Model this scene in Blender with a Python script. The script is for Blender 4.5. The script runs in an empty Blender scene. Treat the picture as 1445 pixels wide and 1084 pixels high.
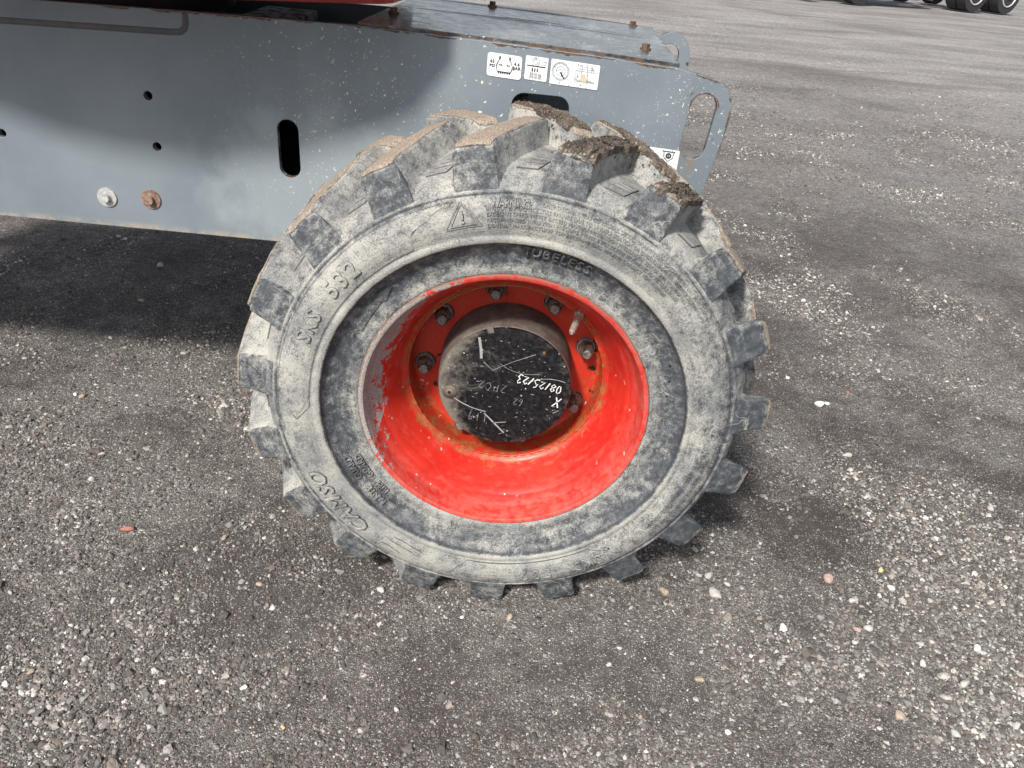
import bpy, bmesh, math, random
import numpy as np
from mathutils import Vector, Matrix
random.seed(7); rng = np.random.default_rng(7)
S = bpy.context.scene; COL = S.collection
R = math.radians
# ------------------------------------------------------------------ camera
cam = bpy.data.cameras.new('camera'); cam_o = bpy.data.objects.new('camera', cam); COL.objects.link(cam_o)
cam.sensor_width = 36; cam.lens = 1120/1445*36; cam.clip_start = .02; cam.clip_end = 600
cr, cu, cf = Vector((0.99561221, 0.02665977, 0.08969718)), Vector((-0.09089783, 0.50319319, 0.85938012)), Vector((0.02222413, 0.86376262, -0.5034086))
m3 = Matrix((cr, cu, -cf)).transposed()
cam_o.matrix_world = Matrix.Translation((-0.01737, -1.18795, 1.07318)) @ m3.to_4x4()
S.camera = cam_o
# ------------------------------------------------------------------ sky, sun, exposure
TO_SUN = Vector((-.46, -.95, 1.05)).normalized()
el = math.asin(TO_SUN.z); az = math.atan2(TO_SUN.x, TO_SUN.y)
W = bpy.data.worlds.new('World'); S.world = W; W.use_nodes = True
nt = W.node_tree; bg = nt.nodes['Background']
sky = nt.nodes.new('ShaderNodeTexSky'); sky.sky_type = 'NISHITA'; sky.sun_disc = False
sky.sun_elevation = el; sky.sun_rotation = az; sky.dust_density = 2.5; sky.air_density = 1.0
bw = nt.nodes.new('ShaderNodeRGBToBW'); hz = nt.nodes.new('ShaderNodeMix'); hz.data_type = 'RGBA'; hz.inputs[0].default_value = .6   # thin high cloud greys the blue
nt.links.new(sky.outputs[0], bw.inputs[0]); nt.links.new(sky.outputs[0], hz.inputs[6]); nt.links.new(bw.outputs[0], hz.inputs[7])
nt.links.new(hz.outputs[2], bg.inputs[0]); bg.inputs[1].default_value = .138
sun = bpy.data.lights.new('sun', 'SUN'); sun.energy = 4.2; sun.angle = R(6.0); sun.color = (1, .955, .89)
sun_o = bpy.data.objects.new('sun', sun); COL.objects.link(sun_o)
sun_o.rotation_euler = TO_SUN.to_track_quat('Z', 'Y').to_euler(); sun_o.location = (0, 0, 5)
S.view_settings.view_transform = 'Standard'; S.view_settings.look = 'None'
S.view_settings.exposure = .45; S.view_settings.gamma = 1
# ------------------------------------------------------------------ node helpers
class N:
    def __init__(s, name):
        s.m = bpy.data.materials.new(name); s.m.use_nodes = True; s.t = s.m.node_tree
        s.b = s.t.nodes['Principled BSDF']; s.pos = s.t.nodes.new('ShaderNodeNewGeometry').outputs['Position']
    def n(s, typ, props=None, **ins):
        nd = s.t.nodes.new(typ)
        for k, v in (props or {}).items(): setattr(nd, k, v)
        for k, v in ins.items():
            key = int(k[1:]) if k[0] == 'i' and k[1:].isdigit() else k.replace('_', ' ')
            s.set(nd.inputs[key], v)
        return nd
    def set(s, inp, v):
        if isinstance(v, bpy.types.NodeSocket): s.t.links.new(v, inp)
        elif isinstance(v, (tuple, list)) and len(v) == 3 and inp.type == 'RGBA': inp.default_value = (*v, 1)
        else: inp.default_value = v
    def math(s, op, a, b=0., c=0., clamp=False):
        return s.n('ShaderNodeMath', dict(operation=op, use_clamp=clamp), i0=a, i1=b, i2=c).outputs[0]
    def vmul(s, v, sc): return s.n('ShaderNodeVectorMath', dict(operation='MULTIPLY'), i0=v, i1=sc).outputs[0]
    def vadd(s, v, sc): return s.n('ShaderNodeVectorMath', dict(operation='ADD'), i0=v, i1=sc).outputs[0]
    def noise(s, scale, detail=4, rough=.55, vec=None, dist=0., w=None):
        nd = s.n('ShaderNodeTexNoise', dict(noise_dimensions='3D'), Vector=vec if vec is not None else s.pos, Scale=scale, Detail=detail, Roughness=rough, Distortion=dist)
        return nd.outputs[0]
    def vor(s, scale, vec=None, feature='F1', rnd=1.):
        return s.n('ShaderNodeTexVoronoi', dict(feature=feature), Vector=vec if vec is not None else s.pos, Scale=scale, Randomness=rnd)
    def mix(s, f, a, b, mode='MIX'):
        nd = s.t.nodes.new('ShaderNodeMix'); nd.data_type = 'RGBA'; nd.blend_type = mode
        s.set(nd.inputs[0], f); s.set(nd.inputs[6], a); s.set(nd.inputs[7], b); return nd.outputs[2]
    def ramp(s, v, lo, hi, a=0., b=1., smooth=True):
        nd = s.n('ShaderNodeMapRange', dict(interpolation_type='SMOOTHSTEP' if smooth else 'LINEAR', clamp=True), i0=v, i1=lo, i2=hi, i3=a, i4=b); return nd.outputs[0]
    def cramp(s, v, stops):
        nd = s.n('ShaderNodeValToRGB', i0=v); e = nd.color_ramp.elements
        while len(e) < len(stops): e.new(.5)
        for el_, (p, c) in zip(e, stops):
            el_.position = p; el_.color = (*(c if isinstance(c, tuple) else (c, c, c)), 1)
        return nd.outputs[0]
    def attr(s, name, typ='GEOMETRY', out='Fac'):
        return s.n('ShaderNodeAttribute', dict(attribute_name=name, attribute_type=typ)).outputs[out]
    def sep(s, v): return s.n('ShaderNodeSeparateXYZ', i0=v).outputs
    def bump(s, h, dist, strength=1., nrm=None):
        nd = s.n('ShaderNodeBump', Height=h, Distance=dist, Strength=strength)
        if nrm is not None: s.set(nd.inputs['Normal'], nrm)
        return nd.outputs[0]
    def out(s, col=None, rough=None, metal=None, nrm=None, spec=None):
        for k, v in (('Base Color', col), ('Roughness', rough), ('Metallic', metal), ('Normal', nrm), ('Specular IOR Level', spec)):
            if v is not None: s.set(s.b.inputs[k], v)
        return s.m
C = Vector((0, 0, .405))
# ---- rubber, dusty
def mat_tyre():
    k = N('dusty_tyre_rubber')
    rel = k.vadd(k.pos, (0, 0, -.405)); x, y, z = k.sep(rel); x = k.math('ADD', x, k.math('MULTIPLY', k.math('LESS_THAN', x, -1.3), 2.12))
    r = k.math('SQRT', k.math('ADD', k.math('MULTIPLY', x, x), k.math('MULTIPLY', z, z)))
    rn = k.ramp(r, .22, .42, smooth=False)
    base = k.sep(k.cramp(rn, [(0, .66), (.05, .60), (.12, .42), (.19, .26), (.25, .22), (.318, .20), (.335, .90), (.40, .78), (.62, .66), (.665, .40), (.68, .62), (.80, .72), (1., .60)]))[0]
    base = k.math('ADD', base, k.math('MULTIPLY', k.ramp(z, -.05, -.30), k.math('MULTIPLY', k.ramp(r, .285, .275), .20)))
    # swirl coordinates follow the tyre: arcs rather than blobs
    th = k.math('ARCTAN2', x, z)
    pol = k.n('ShaderNodeCombineXYZ', i0=k.math('MULTIPLY', th, .10), i1=r, i2=y).outputs[0]
    n1 = k.noise(14, 6, .62); n2 = k.noise(70, 8, .72, dist=.25); n3 = k.noise(420, 4, .6); n4 = k.noise(38, 6, .65, vec=k.vmul(pol, (1., 2.6, 1.)), dist=.3)
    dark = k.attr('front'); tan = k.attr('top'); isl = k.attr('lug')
    # left third of the wall cleaner dust, right side rubbed
    rub = k.ramp(k.math('SUBTRACT', x, k.math('MULTIPLY', z, .25)), .12, .33, 0., .20)
    d = k.math('ADD', base, k.math('MULTIPLY', k.math('SUBTRACT', n1, .5), .55))
    d = k.math('ADD', d, k.math('MULTIPLY', k.math('SUBTRACT', n2, .5), 1.5))
    d = k.math('ADD', d, k.math('MULTIPLY', k.math('SUBTRACT', n4, .5), .75))
    sA = k.noise(240, 3, .6, vec=k.vmul(k.pos, (1., .12, .10))); sB = k.noise(900, 3, .6, vec=k.vmul(pol, (1., 1.4, .6)))
    sC = k.noise(230, 3, .6, vec=k.vmul(k.n('ShaderNodeVectorRotate', dict(rotation_type='Y_AXIS'), Vector=k.pos, Angle=.9).outputs[0], (1., .12, .10)))
    scr = k.math('SUBTRACT', k.math('MAXIMUM', k.ramp(sA, .66, .74), k.math('MAXIMUM', k.ramp(sB, .66, .76), k.ramp(sC, .66, .74))), k.ramp(sA, .34, .28))
    d = k.math('ADD', d, k.math('MULTIPLY', k.math('MULTIPLY', scr, k.ramp(k.noise(16, 3), .42, .60)), .40))
    d = k.math('ADD', d, k.math('MULTIPLY', k.math('SUBTRACT', n3, .5), .85))
    d = k.math('SUBTRACT', d, k.math('MULTIPLY', rub, k.math('SUBTRACT', 1., k.ramp(r, .27, .29, 1., 0.))))
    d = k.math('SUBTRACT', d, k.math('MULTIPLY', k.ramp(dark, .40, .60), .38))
    d = k.math('MAXIMUM', k.math('MINIMUM', d, 1.), 0.)
    rub_c = k.mix(k.ramp(n2, .35, .7), (.040, .045, .052), (.100, .111, .124))
    dust_c = k.mix(k.ramp(k.math('ADD', k.math('MULTIPLY', n1, .6), k.math('MULTIPLY', n3, .4)), .38, .62), (.195, .200, .198), (.375, .365, .330))
    col = k.mix(k.ramp(d, .12, .88), rub_c, dust_c)
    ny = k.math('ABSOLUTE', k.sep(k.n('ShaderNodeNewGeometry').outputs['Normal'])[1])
    crev_shade = k.math('MULTIPLY', k.ramp(ny, .60, .25), k.math('MULTIPLY', k.ramp(r, .3505, .3480), k.ramp(r, .240, .245)))  # steep letter and ridge sides coloured dark, painting in crevice shade
    col = k.mix(k.math('MULTIPLY', crev_shade, .75), col, (.040, .043, .048))
    # scuff lines
    v = k.vor(26, vec=k.vadd(k.pos, k.vmul(k.n('ShaderNodeTexNoise', Scale=30., i0=k.pos).outputs[1], (.05, .05, .05))), feature='DISTANCE_TO_EDGE').outputs[0]
    line = k.math('MULTIPLY', k.ramp(v, .0, .035, 1., 0.), k.ramp(k.noise(9, 3), .54, .66))
    col = k.mix(k.math('MULTIPLY', line, .55), col, (.42, .41, .38))
    # worn lug tops: tan earth, edge ragged
    tmask = k.ramp(k.math('ADD', tan, k.math('MULTIPLY', k.math('SUBTRACT', n2, .5), .7)), .62, .78)
    tcol = k.mix(k.ramp(n3, .3, .7), (.17, .14, .112), (.40, .325, .255))
    tcol = k.mix(k.ramp(n2, .56, .74), tcol, (.14, .135, .13))
    col = k.mix(k.math('MULTIPLY', tmask, .92), col, tcol)
    # pale rub along lug edges
    ed = k.math('MULTIPLY', k.ramp(k.math('ABSOLUTE', k.math('SUBTRACT', tan, .5)), .0, .17, 1., 0.), k.math('MULTIPLY', isl, k.ramp(n2, .42, .6)))
    col = k.mix(k.math('MULTIPLY', ed, .5), col, (.42, .40, .36))
    h = k.math('ADD', k.math('MULTIPLY', n4, .35), k.math('ADD', k.math('MULTIPLY', n2, .55), k.math('ADD', k.math('MULTIPLY', n3, .32), k.math('MULTIPLY', tmask, k.noise(190, 5, .7)))))
    nr = k.bump(h, .0032, .9)
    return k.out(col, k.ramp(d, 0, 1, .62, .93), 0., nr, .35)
def mat_mud():
    k = N('caked_earth'); n = k.noise(55, 6, .7); n2 = k.noise(300, 5, .7); v = k.vor(190)
    col = k.mix(k.ramp(n, .35, .65), (.060, .049, .041), (.155, .128, .105))
    col = k.mix(k.ramp(n2, .50, .66), col, (.27, .23, .185))
    col = k.mix(k.math('MULTIPLY', k.ramp(k.sep(v.outputs[1])[0], .86, .9), k.ramp(v.outputs[0], .2, .45, 1., 0.)), col, (.36, .32, .26))
    return k.out(col, .96, 0., k.bump(k.math('ADD', n2, k.math('MULTIPLY', n, .8)), .005, 1.), .2)
def mat_rim():
    k = N('chipped_red_paint')
    rel = k.vadd(k.pos, (0, 0, -.405)); x, y, z = k.sep(rel); x = k.math('ADD', x, k.math('MULTIPLY', k.math('LESS_THAN', x, -1.3), 2.12))
    r = k.math('SQRT', k.math('ADD', k.math('MULTIPLY', x, x), k.math('MULTIPLY', z, z)))
    n1 = k.noise(10, 5, .6); n2 = k.noise(70, 6, .7, dist=.5); n3 = k.noise(400, 4, .6)
    th = k.math('ARCTAN2', x, z)
    pol = k.n('ShaderNodeCombineXYZ', i0=k.math('MULTIPLY', th, .12), i1=r, i2=y).outputs[0]
    ns = k.noise(45, 6, .65, vec=k.vmul(pol, (1., 3., 1.)))
    red = k.mix(k.ramp(n1, .35, .68), (.45, .014, .010), (.56, .030, .016))
    red = k.mix(k.math('MULTIPLY', k.ramp(ns, .48, .76), .24), red, (.62, .20, .155))
    # dull chalked band at the flange
    red = k.mix(k.math('MULTIPLY', k.math('MULTIPLY', k.ramp(r, .200, .222), k.ramp(n2, .3, .65)), .40), red, (.46, .18, .15))
    # orange disc face and rust toward barrel
    ins = k.ramp(r, .158, .176, 1., 0.)
    red = k.mix(k.math('MULTIPLY', ins, .6), red, (.40, .030, .010))
    rustm = k.math('MULTIPLY', k.ramp(r, .145, .168), k.ramp(r, .170, .186, 1., 0.))
    rust = k.mix(k.ramp(n2, .35, .65), (.10, .030, .012), (.30, .11, .035))
    red = k.mix(k.math('MULTIPLY', k.ramp(k.math('ADD', k.math('MULTIPLY', rustm, .26), n2), .66, .80), .85), red, rust)
    red = k.mix(k.math('MULTIPLY', k.math('MULTIPLY', ins, k.ramp(k.noise(26, 5, .6), .56, .70)), .5), red, (.26, .075, .020))
    black = k.math('MULTIPLY', ins, k.ramp(k.noise(48, 3, .5, vec=k.vadd(k.pos, (3.1, 1, 2))), .665, .69))
    red = k.mix(black, red, (.03, .012, .008))
    # bare grey where paint is lost: left side and top left of the flange
    ang = k.math('ADD', k.math('MULTIPLY', x, -.93), k.math('MULTIPLY', z, .30))   # large at the left
    bare = k.math('ADD', k.math('ADD', k.math('MULTIPLY', k.ramp(ang, .075, .225), .30), k.math('MULTIPLY', k.ramp(r, .172, .224), .20)), k.math('ADD', k.math('MULTIPLY', n2, .80), k.math('MULTIPLY', n1, .10)))
    bare = k.ramp(bare, .795, .825)
    grey = k.mix(k.ramp(n3, .3, .7), (.20, .17, .15), (.38, .37, .355))
    col = k.mix(bare, red, grey)
    v = k.vor(85, vec=k.vadd(k.pos, k.vmul(k.n('ShaderNodeTexNoise', Scale=90., i0=k.pos).outputs[1], (.012, .012, .012)))); chip = k.math('MULTIPLY', k.ramp(k.sep(v.outputs[1])[0], .93, .95), k.ramp(v.outputs[0], .12, .26, 1., 0.))
    col = k.mix(k.math('MULTIPLY', chip, .8), col, (.62, .50, .42))
    lip = k.ramp(r, .2265, .2285)
    col = k.mix(k.math('MULTIPLY', lip, k.ramp(n2, .38, .55)), col, (.20, .12, .085))
    nr = k.bump(k.math('ADD', k.math('MULTIPLY', n2, .5), k.math('ADD', k.math('MULTIPLY', bare, -.5), k.math('MULTIPLY', n3, .15))), .0009, .7)
    return k.out(col, k.math('ADD', k.ramp(n2, .3, .7, .34, .52), k.math('MULTIPLY', bare, .3)), 0., nr, .45)
def mat_steel(name, c1, c2, rough=.6, metal=.0, sc=90, bd=.0008):
    k = N(name); n = k.noise(sc, 6, .65); n2 = k.noise(sc*5, 4, .6)
    return k.out(k.mix(k.ramp(k.math('ADD', k.math('MULTIPLY', n, .7), k.math('MULTIPLY', n2, .3)), .38, .62), c1, c2), rough, metal, k.bump(n, bd, .8))
def mat_cap():
    k = N('scratched_black_cap_paint')
    n1 = k.noise(22, 5, .6); n2 = k.noise(120, 6, .7); x, y, z = k.sep(k.vadd(k.pos, (0, 0, -.405)))
    col = k.mix(k.ramp(n2, .4, .7), (.005, .005, .006), (.016, .016, .019))
    dm = k.math('ADD', k.math('ADD', k.math('MULTIPLY', k.ramp(x, -.03, -.10), .24), k.math('MULTIPLY', k.ramp(k.math('SQRT', k.math('ADD', k.math('MULTIPLY', x, x), k.math('MULTIPLY', z, z))), .088, .111), .12)), k.math('ADD', k.math('MULTIPLY', n1, .5), k.math('MULTIPLY', n2, .3)))
    col = k.mix(k.math('MULTIPLY', k.ramp(dm, .50, .76), .62), col, (.25, .225, .19))
    v = k.vor(170, vec=k.vmul(k.pos, (1, .2, 1.))); ch = k.math('MULTIPLY', k.ramp(k.sep(v.outputs[1])[0], .90, .93), k.ramp(v.outputs[0], .16, .30, 1., 0.))
    ch = k.math('MULTIPLY', ch, k.ramp(k.noise(30, 3), .48, .58)); col = k.mix(k.math('MULTIPLY', k.ramp(k.noise(34, 6, .7, vec=k.vmul(k.pos, (.5, 1., 1.)), dist=1.2), .54, .72), .34), col, (.17, .165, .16)); col = k.mix(k.math('MULTIPLY', ch, .8), col, (.50, .49, .46))
    vv = k.vor(70); r2 = k.math('MULTIPLY', k.ramp(k.sep(vv.outputs[1])[1], .975, .985), k.ramp(k.math('ADD', vv.outputs[0], k.math('MULTIPLY', n2, .5)), .40, .50, 1., 0.))
    col = k.mix(r2, col, (.24, .11, .05))
    return k.out(col, k.ramp(n2, .3, .7, .18, .45), 0., k.bump(k.math('ADD', n2, k.math('MULTIPLY', n1, 2.)), .0006, .5))
def mat_plate(name='chipped_grey_blue_paint', dusty=True, glossy=False):
    k = N(name); x, y, z = k.sep(k.pos)
    n1 = k.noise(3.0, 5, .6); n2 = k.noise(45, 6, .65); n3 = k.noise(320, 4, .6)
    col = k.mix(k.ramp(n1, .35, .68), (.128, .157, .180), (.172, .204, .228))
    if glossy:
        col = k.mix(k.ramp(n2, .4, .7), (.028, .028, .030), (.07, .07, .073))
        col = k.mix(k.math('MULTIPLY', k.ramp(k.noise(13, 7, .72, vec=k.vmul(k.pos, (1., .5, 1.))), .46, .68), .65), col, (.24, .24, .24))
    # vertical water streaks
    st = k.noise(9, 4, .6, vec=k.vmul(k.pos, (1., 1., .12)))
    col = k.mix(k.math('MULTIPLY', k.ramp(st, .42, .66), .20), col, (.19, .22, .242))
    # dust blot left of the wheel
    dx = k.math('MULTIPLY', k.math('ADD', x, .40), 2.3); dz = k.math('MULTIPLY', k.math('ADD', z, -.62), 3.1)
    bl = k.math('SQRT', k.math('ADD', k.math('MULTIPLY', dx, dx), k.math('MULTIPLY', dz, dz)))
    bl = k.ramp(k.math('ADD', bl, k.math('MULTIPLY', k.math('SUBTRACT', k.noise(11, 5, .6), .5), .6)), .26, .50, 1., 0.)
    if not glossy: col = k.mix(k.math('MULTIPLY', bl, .34), col, (.36, .41, .43))
    # white paint flecks, thicker near the wheel
    near = k.ramp(x, -.62, -.30); 
    for sc, th, rad, am in ((80, .94, .26, 1.), (150, .88, .32, .95), (48, .965, .11, 1.), (260, .82, .33, .75)):
        wv = k.vadd(k.pos, k.vmul(k.n('ShaderNodeTexNoise', Scale=110., i0=k.pos).outputs[1], (.020, .020, .020)))
        v = k.vor(sc, vec=wv); c_ = k.math('MULTIPLY', k.ramp(k.sep(v.outputs[1])[0], th, th+.02), k.ramp(v.outputs[0], rad*.6, rad, 1., 0.))
        c_ = k.math('MULTIPLY', c_, k.math('MULTIPLY', near, k.ramp(k.noise(7, 3, .5, vec=k.vadd(k.pos, (sc, 0, 0))), .36, .60)))
        col = k.mix(k.math('MULTIPLY', c_, am), col, (.66, .64, .56))
    # small dark dings
    v = k.vor(38, vec=k.vmul(k.pos, (1., 1., 1.6))); c_ = k.math('MULTIPLY', k.ramp(k.sep(v.outputs[1])[1], .93, .95), k.ramp(k.math('ADD', v.outputs[0], k.math('MULTIPLY', n3, .3)), .22, .30, 1., 0.))
    col = k.mix(k.math('MULTIPLY', c_, .75), col, (.055, .050, .045))
    # rust: end of the plate, edge of the lifting slot, lower edge
    endm = k.ramp(x, .20, .335)
    if glossy: rm = k.ramp(k.math('ADD', k.math('MULTIPLY', k.math('MAXIMUM', k.ramp(y, .268, .263), k.ramp(k.math('ADD', x, k.math('MULTIPLY', k.math('SUBTRACT', y, .26), -.045)), .232, .250)), .26), n2), .70, .84)
    else:
        vr = k.vor(60, vec=k.vadd(k.pos, k.vmul(k.n('ShaderNodeTexNoise', Scale=60., i0=k.pos).outputs[1], (.02, .02, .02))))
        rm = k.math('MULTIPLY', k.math('MULTIPLY', k.ramp(k.sep(vr.outputs[1])[2], .90, .92), k.ramp(vr.outputs[0], .25, .40, 1., 0.)), endm)
        inner = k.ramp(k.n('ShaderNodeSeparateXYZ', i0=k.n('ShaderNodeNewGeometry').outputs['Normal']).outputs[1], -.9, -.5)
        rm = k.math('MAXIMUM', rm, k.math('MULTIPLY', inner, k.ramp(n2, .47, .56)))
    rustc = k.mix(k.ramp(n2, .35, .65), (.030, .020, .016), (.105, .062, .042))
    col = k.mix(rm, col, rustc)
    # brown run-off below the slot
    run = k.math('MULTIPLY', k.ramp(k.math('ABSOLUTE', k.math('SUBTRACT', x, .289)), .0, .022, 1., 0.), k.math('MULTIPLY', k.ramp(z, .672, .73), k.ramp(z, .732, .74, 1., 0.)))
    col = k.mix(k.math('MULTIPLY', k.math('MULTIPLY', run, k.ramp(k.noise(90, 4, .6, vec=k.vmul(k.pos, (1, 1, .15))), .42, .62)), .65), col, (.20, .13, .065))
    lo = k.math('MULTIPLY', k.ramp(z, .504, .518, 1., 0.), k.ramp(k.noise(20, 5, .7), .40, .60))
    if not glossy: col = k.mix(k.math('MULTIPLY', lo, .75), col, (.36, .29, .21))
    nr = k.bump(k.math('ADD', k.math('MULTIPLY', n2, .4), k.math('MULTIPLY', rm, -.6)), .0012, .6)
    return k.out(col, k.math('ADD', k.ramp(n2, .3, .7, *( (.14, .28) if glossy else (.50, .64))), k.math('MULTIPLY', rm, .35)), 0., nr, .5)
def mat_ground():
    k = N('gravel_yard'); x, y, z = k.sep(k.pos)
    dist = k.math('SQRT', k.math('ADD', k.math('MULTIPLY', x, x), k.math('MULTIPLY', y, y)))
    big = k.noise(.8, 5, .6); mid = k.noise(3.2, 6, .62); fin = k.noise(26, 5, .6); ff = k.noise(500, 3, .6)
    patch = k.math('ADD', k.math('MULTIPLY', big, .30), k.math('ADD', k.math('MULTIPLY', mid, .45), k.math('MULTIPLY', fin, .27)))
    for a, b, c, d, e in PATCH:
        gx = k.math('MULTIPLY', k.math('SUBTRACT', x, a), 1/c); gy = k.math('MULTIPLY', k.math('SUBTRACT', y, b), 1/d)
        patch = k.math('ADD', patch, k.math('MULTIPLY', k.math('POWER', 2.718, k.math('MULTIPLY', k.math('ADD', k.math('MULTIPLY', gx, gx), k.math('MULTIPLY', gy, gy)), -1.)), e*.8))
    dirt = k.mix(k.ramp(ff, .3, .7), (.021, .0165, .0145), (.058, .048, .043))
    dirt = k.mix(k.math('MULTIPLY', k.ramp(patch, .46, .62), .6), dirt, (.15, .136, .125))
    col = dirt; hgt = k.math('MULTIPLY', ff, .25)
    for i, (sc, cov) in enumerate(((520, .66), (300, .55), (150, .28), (70, .08))):
        v = k.vor(sc, vec=k.vadd(k.pos, (i*3.7, i, 0)))
        cr_, cg, cb = k.sep(v.outputs[1])
        thr = k.math('ADD', cr_, k.math('MULTIPLY', k.math('SUBTRACT', patch, .54), 3.6))
        ms = k.math('MULTIPLY', k.ramp(thr, 1.-cov, 1.-cov+.08), k.ramp(v.outputs[0], .36, .50, 1., 0.))
        sc_c = k.cramp(cg, [(0, (.050, .045, .042)), (.30, (.13, .12, .112)), (.6, (.25, .235, .22)), (.85, (.42, .40, .37)), (1., (.62, .59, .54))])
        col = k.mix(ms, col, sc_c)
        hgt = k.math('ADD', hgt, k.math('MULTIPLY', k.math('MULTIPLY', ms, k.ramp(v.outputs[0], 0, .5, 1., .2)), 150./sc))
    # farther out the grains merge into trodden, dusty streaks
    fv = k.vadd(k.vmul(k.pos, (1., 1., 1.)), (0, 0, 0))
    rot = k.n('ShaderNodeVectorRotate', dict(rotation_type='Z_AXIS'), Vector=fv, Angle=-.12).outputs[0]
    s1 = k.noise(1.1, 7, .62, vec=k.vmul(rot, (.40, 1., 1.))); s2 = k.noise(24, 8, .78, vec=k.vmul(rot, (.85, 1., 1.)))
    fc = k.cramp(k.math('ADD', k.math('MULTIPLY', s1, .42), k.math('MULTIPLY', s2, .58)), [(.38, (.10, .092, .089)), (.46, (.20, .189, .183)), (.54, (.33, .315, .307)), (.64, (.50, .485, .475))])
    col = k.mix(k.ramp(dist, 1.3, 8.5, .10, .78, smooth=False), col, fc)
    for i, (sc, cov, a0, a1) in enumerate(((110, .45, 1.8, 3.5), (48, .30, 3., 5.5), (22, .14, 5., 9.))):
        v = k.vor(sc, vec=k.vadd(k.pos, (5+i*3.7, i, 0))); c3 = k.sep(v.outputs[1])
        ms = k.math('MULTIPLY', k.math('MULTIPLY', k.ramp(k.math('ADD', c3[0], k.math('MULTIPLY', k.math('SUBTRACT', s1, .5), 1.6)), 1-cov, 1.08-cov), k.ramp(v.outputs[0], .30, .50, 1., 0.)), k.ramp(dist, a0, a1))
        col = k.mix(k.math('MULTIPLY', ms, .8), col, k.cramp(c3[1], [(0, (.085, .075, .07)), (.4, (.19, .175, .165)), (.75, (.36, .34, .32)), (1., (.62, .60, .56))]))
        hgt = k.math('ADD', hgt, k.math('MULTIPLY', ms, 3.))
    tr = k.math('MULTIPLY', k.ramp(k.noise(.55, 5, .65, vec=k.vadd(k.vmul(rot, (.35, 1., 1.)), (7, 3, 0))), .56, .64), k.ramp(dist, 1.5, 4.))
    col = k.mix(k.math('MULTIPLY', tr, .45), col, (.10, .085, .078))
    bf = k.ramp(dist, 2., 12., 1., .6)
    nr = k.bump(k.math('ADD', hgt, k.math('MULTIPLY', s2, 1.2)), .0035, bf)
    return k.out(col, .93, 0., nr, .25)
def mat_pebble():
    k = N('grey_pebble'); c = k.attr('tone', 'INSTANCER'); hue = k.attr('hue', 'INSTANCER'); n = k.noise(300, 4, .6)
    col = k.cramp(c, [(0, (.036, .032, .029)), (.35, (.088, .080, .074)), (.65, (.185, .175, .163)), (.86, (.36, .345, .32)), (1., (.64, .62, .57))])
    col = k.mix(k.math('MULTIPLY', k.ramp(hue, .8, .95), .5), col, k.mix(.5, col, (.26, .15, .10)))
    col = k.mix(k.ramp(n, .3, .7, 0., .35), col, (.12, .11, .10))
    return k.out(col, .88, 0., k.bump(n, .0012, .8), .3)
def mat_stone(name, a, b):
    k = N(name); n = k.noise(160, 5, .65); n2 = k.noise(600, 3)
    return k.out(k.mix(k.ramp(k.math('ADD', k.math('MULTIPLY', n, .6), k.math('MULTIPLY', n2, .4)), .35, .65), a, b), .85, 0., k.bump(n, .002, .8), .3)
def flat(name, c, rough=.6, metal=0.):
    k = N(name); n = k.noise(60, 4); return k.out(k.mix(k.ramp(n, .3, .7), tuple(v*.85 for v in c), tuple(min(1, v*1.1) for v in c)), rough, metal)
PATCH = [(-.85, .0, .3, .27, .12), (-.55, -.42, .30, .12, .07), (.85, -.2, .30, .22, .08), (1.5, .9, .4, .5, .07), (.75, .45, .18, .12, .05), (1.7, 3.3, 1., .7, .08), (1.1, 1.2, .3, .4, -.05), (1.5, 2.2, .8, .3, -.06), (.1, -.3, .45, .12, -.05), (-.4, -.1, .25, .2, -.06), (.75, .17, .2, .12, -.04), (-1.2, 1., .5, .3, -.06)]
M = dict(tyre=mat_tyre(), mud=mat_mud(), rim=mat_rim(), cap=mat_cap(), plate=mat_plate(), cover=mat_plate('worn_glossy_cover_paint', glossy=True), ground=mat_ground(), pebble=mat_pebble(),
    drum=mat_steel('dusty_brown_hub_drum', (.070, .055, .047), (.135, .112, .095), .75, 0, 40, .0005),
    stud=mat_steel('weathered_stud_steel', (.10, .092, .088), (.26, .24, .23), .5, .35, 260), rust=mat_steel('rusty_nut_steel', (.035, .018, .012), (.13, .060, .028), .85, 0, 160),
    brass=mat_steel('dull_nickel_valve', (.30, .27, .22), (.52, .49, .43), .45, .5, 200), zinc=mat_steel('dull_zinc', (.30, .31, .31), (.55, .55, .53), .5, .3, 130),
    rustd=mat_steel('dark_rust_scale', (.05, .030, .022), (.17, .090, .058), .9, 0, 120, .002),
    rustw=mat_steel('rusty_washer', (.13, .070, .05), (.28, .19, .15), .85, 0, 110), black=flat('black_paint', (.012, .012, .014), .5), dark=flat('dark_oily_steel', (.030, .029, .032), .55),
    groove=flat('painted_groove_shade', (.06, .063, .067), .7), gap_shade=flat('painted_gap_shade', (.085, .085, .085), .8), seam=flat('grey_sealant', (.085, .088, .092), .8), red=flat('red_cover_paint', (.50, .025, .025), .35), white=None, ink=flat('black_ink', (.02, .02, .02), .5), greyink=flat('grey_ink', (.22, .23, .25), .5),
    sepia=flat('faded_print', (.50, .44, .30), .6), marker=flat('white_paint_marker', (.72, .72, .70), .5), faint=flat('faint_scratch', (.30, .30, .29), .6),
    rubber=flat('black_truck_rubber', (.022, .022, .023), .8), alu=flat('polished_alloy', (.75, .77, .8), .3, .6), tank=flat('tank_metal', (.30, .30, .31), .4, .7), truck=flat('dark_truck_paint', (.05, .055, .07), .4), flap=flat('brown_mudflap', (.09, .055, .045), .7))
k = N('dirty_white_decal'); n = k.noise(70, 5, .6); v = k.vor(300)
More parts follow.
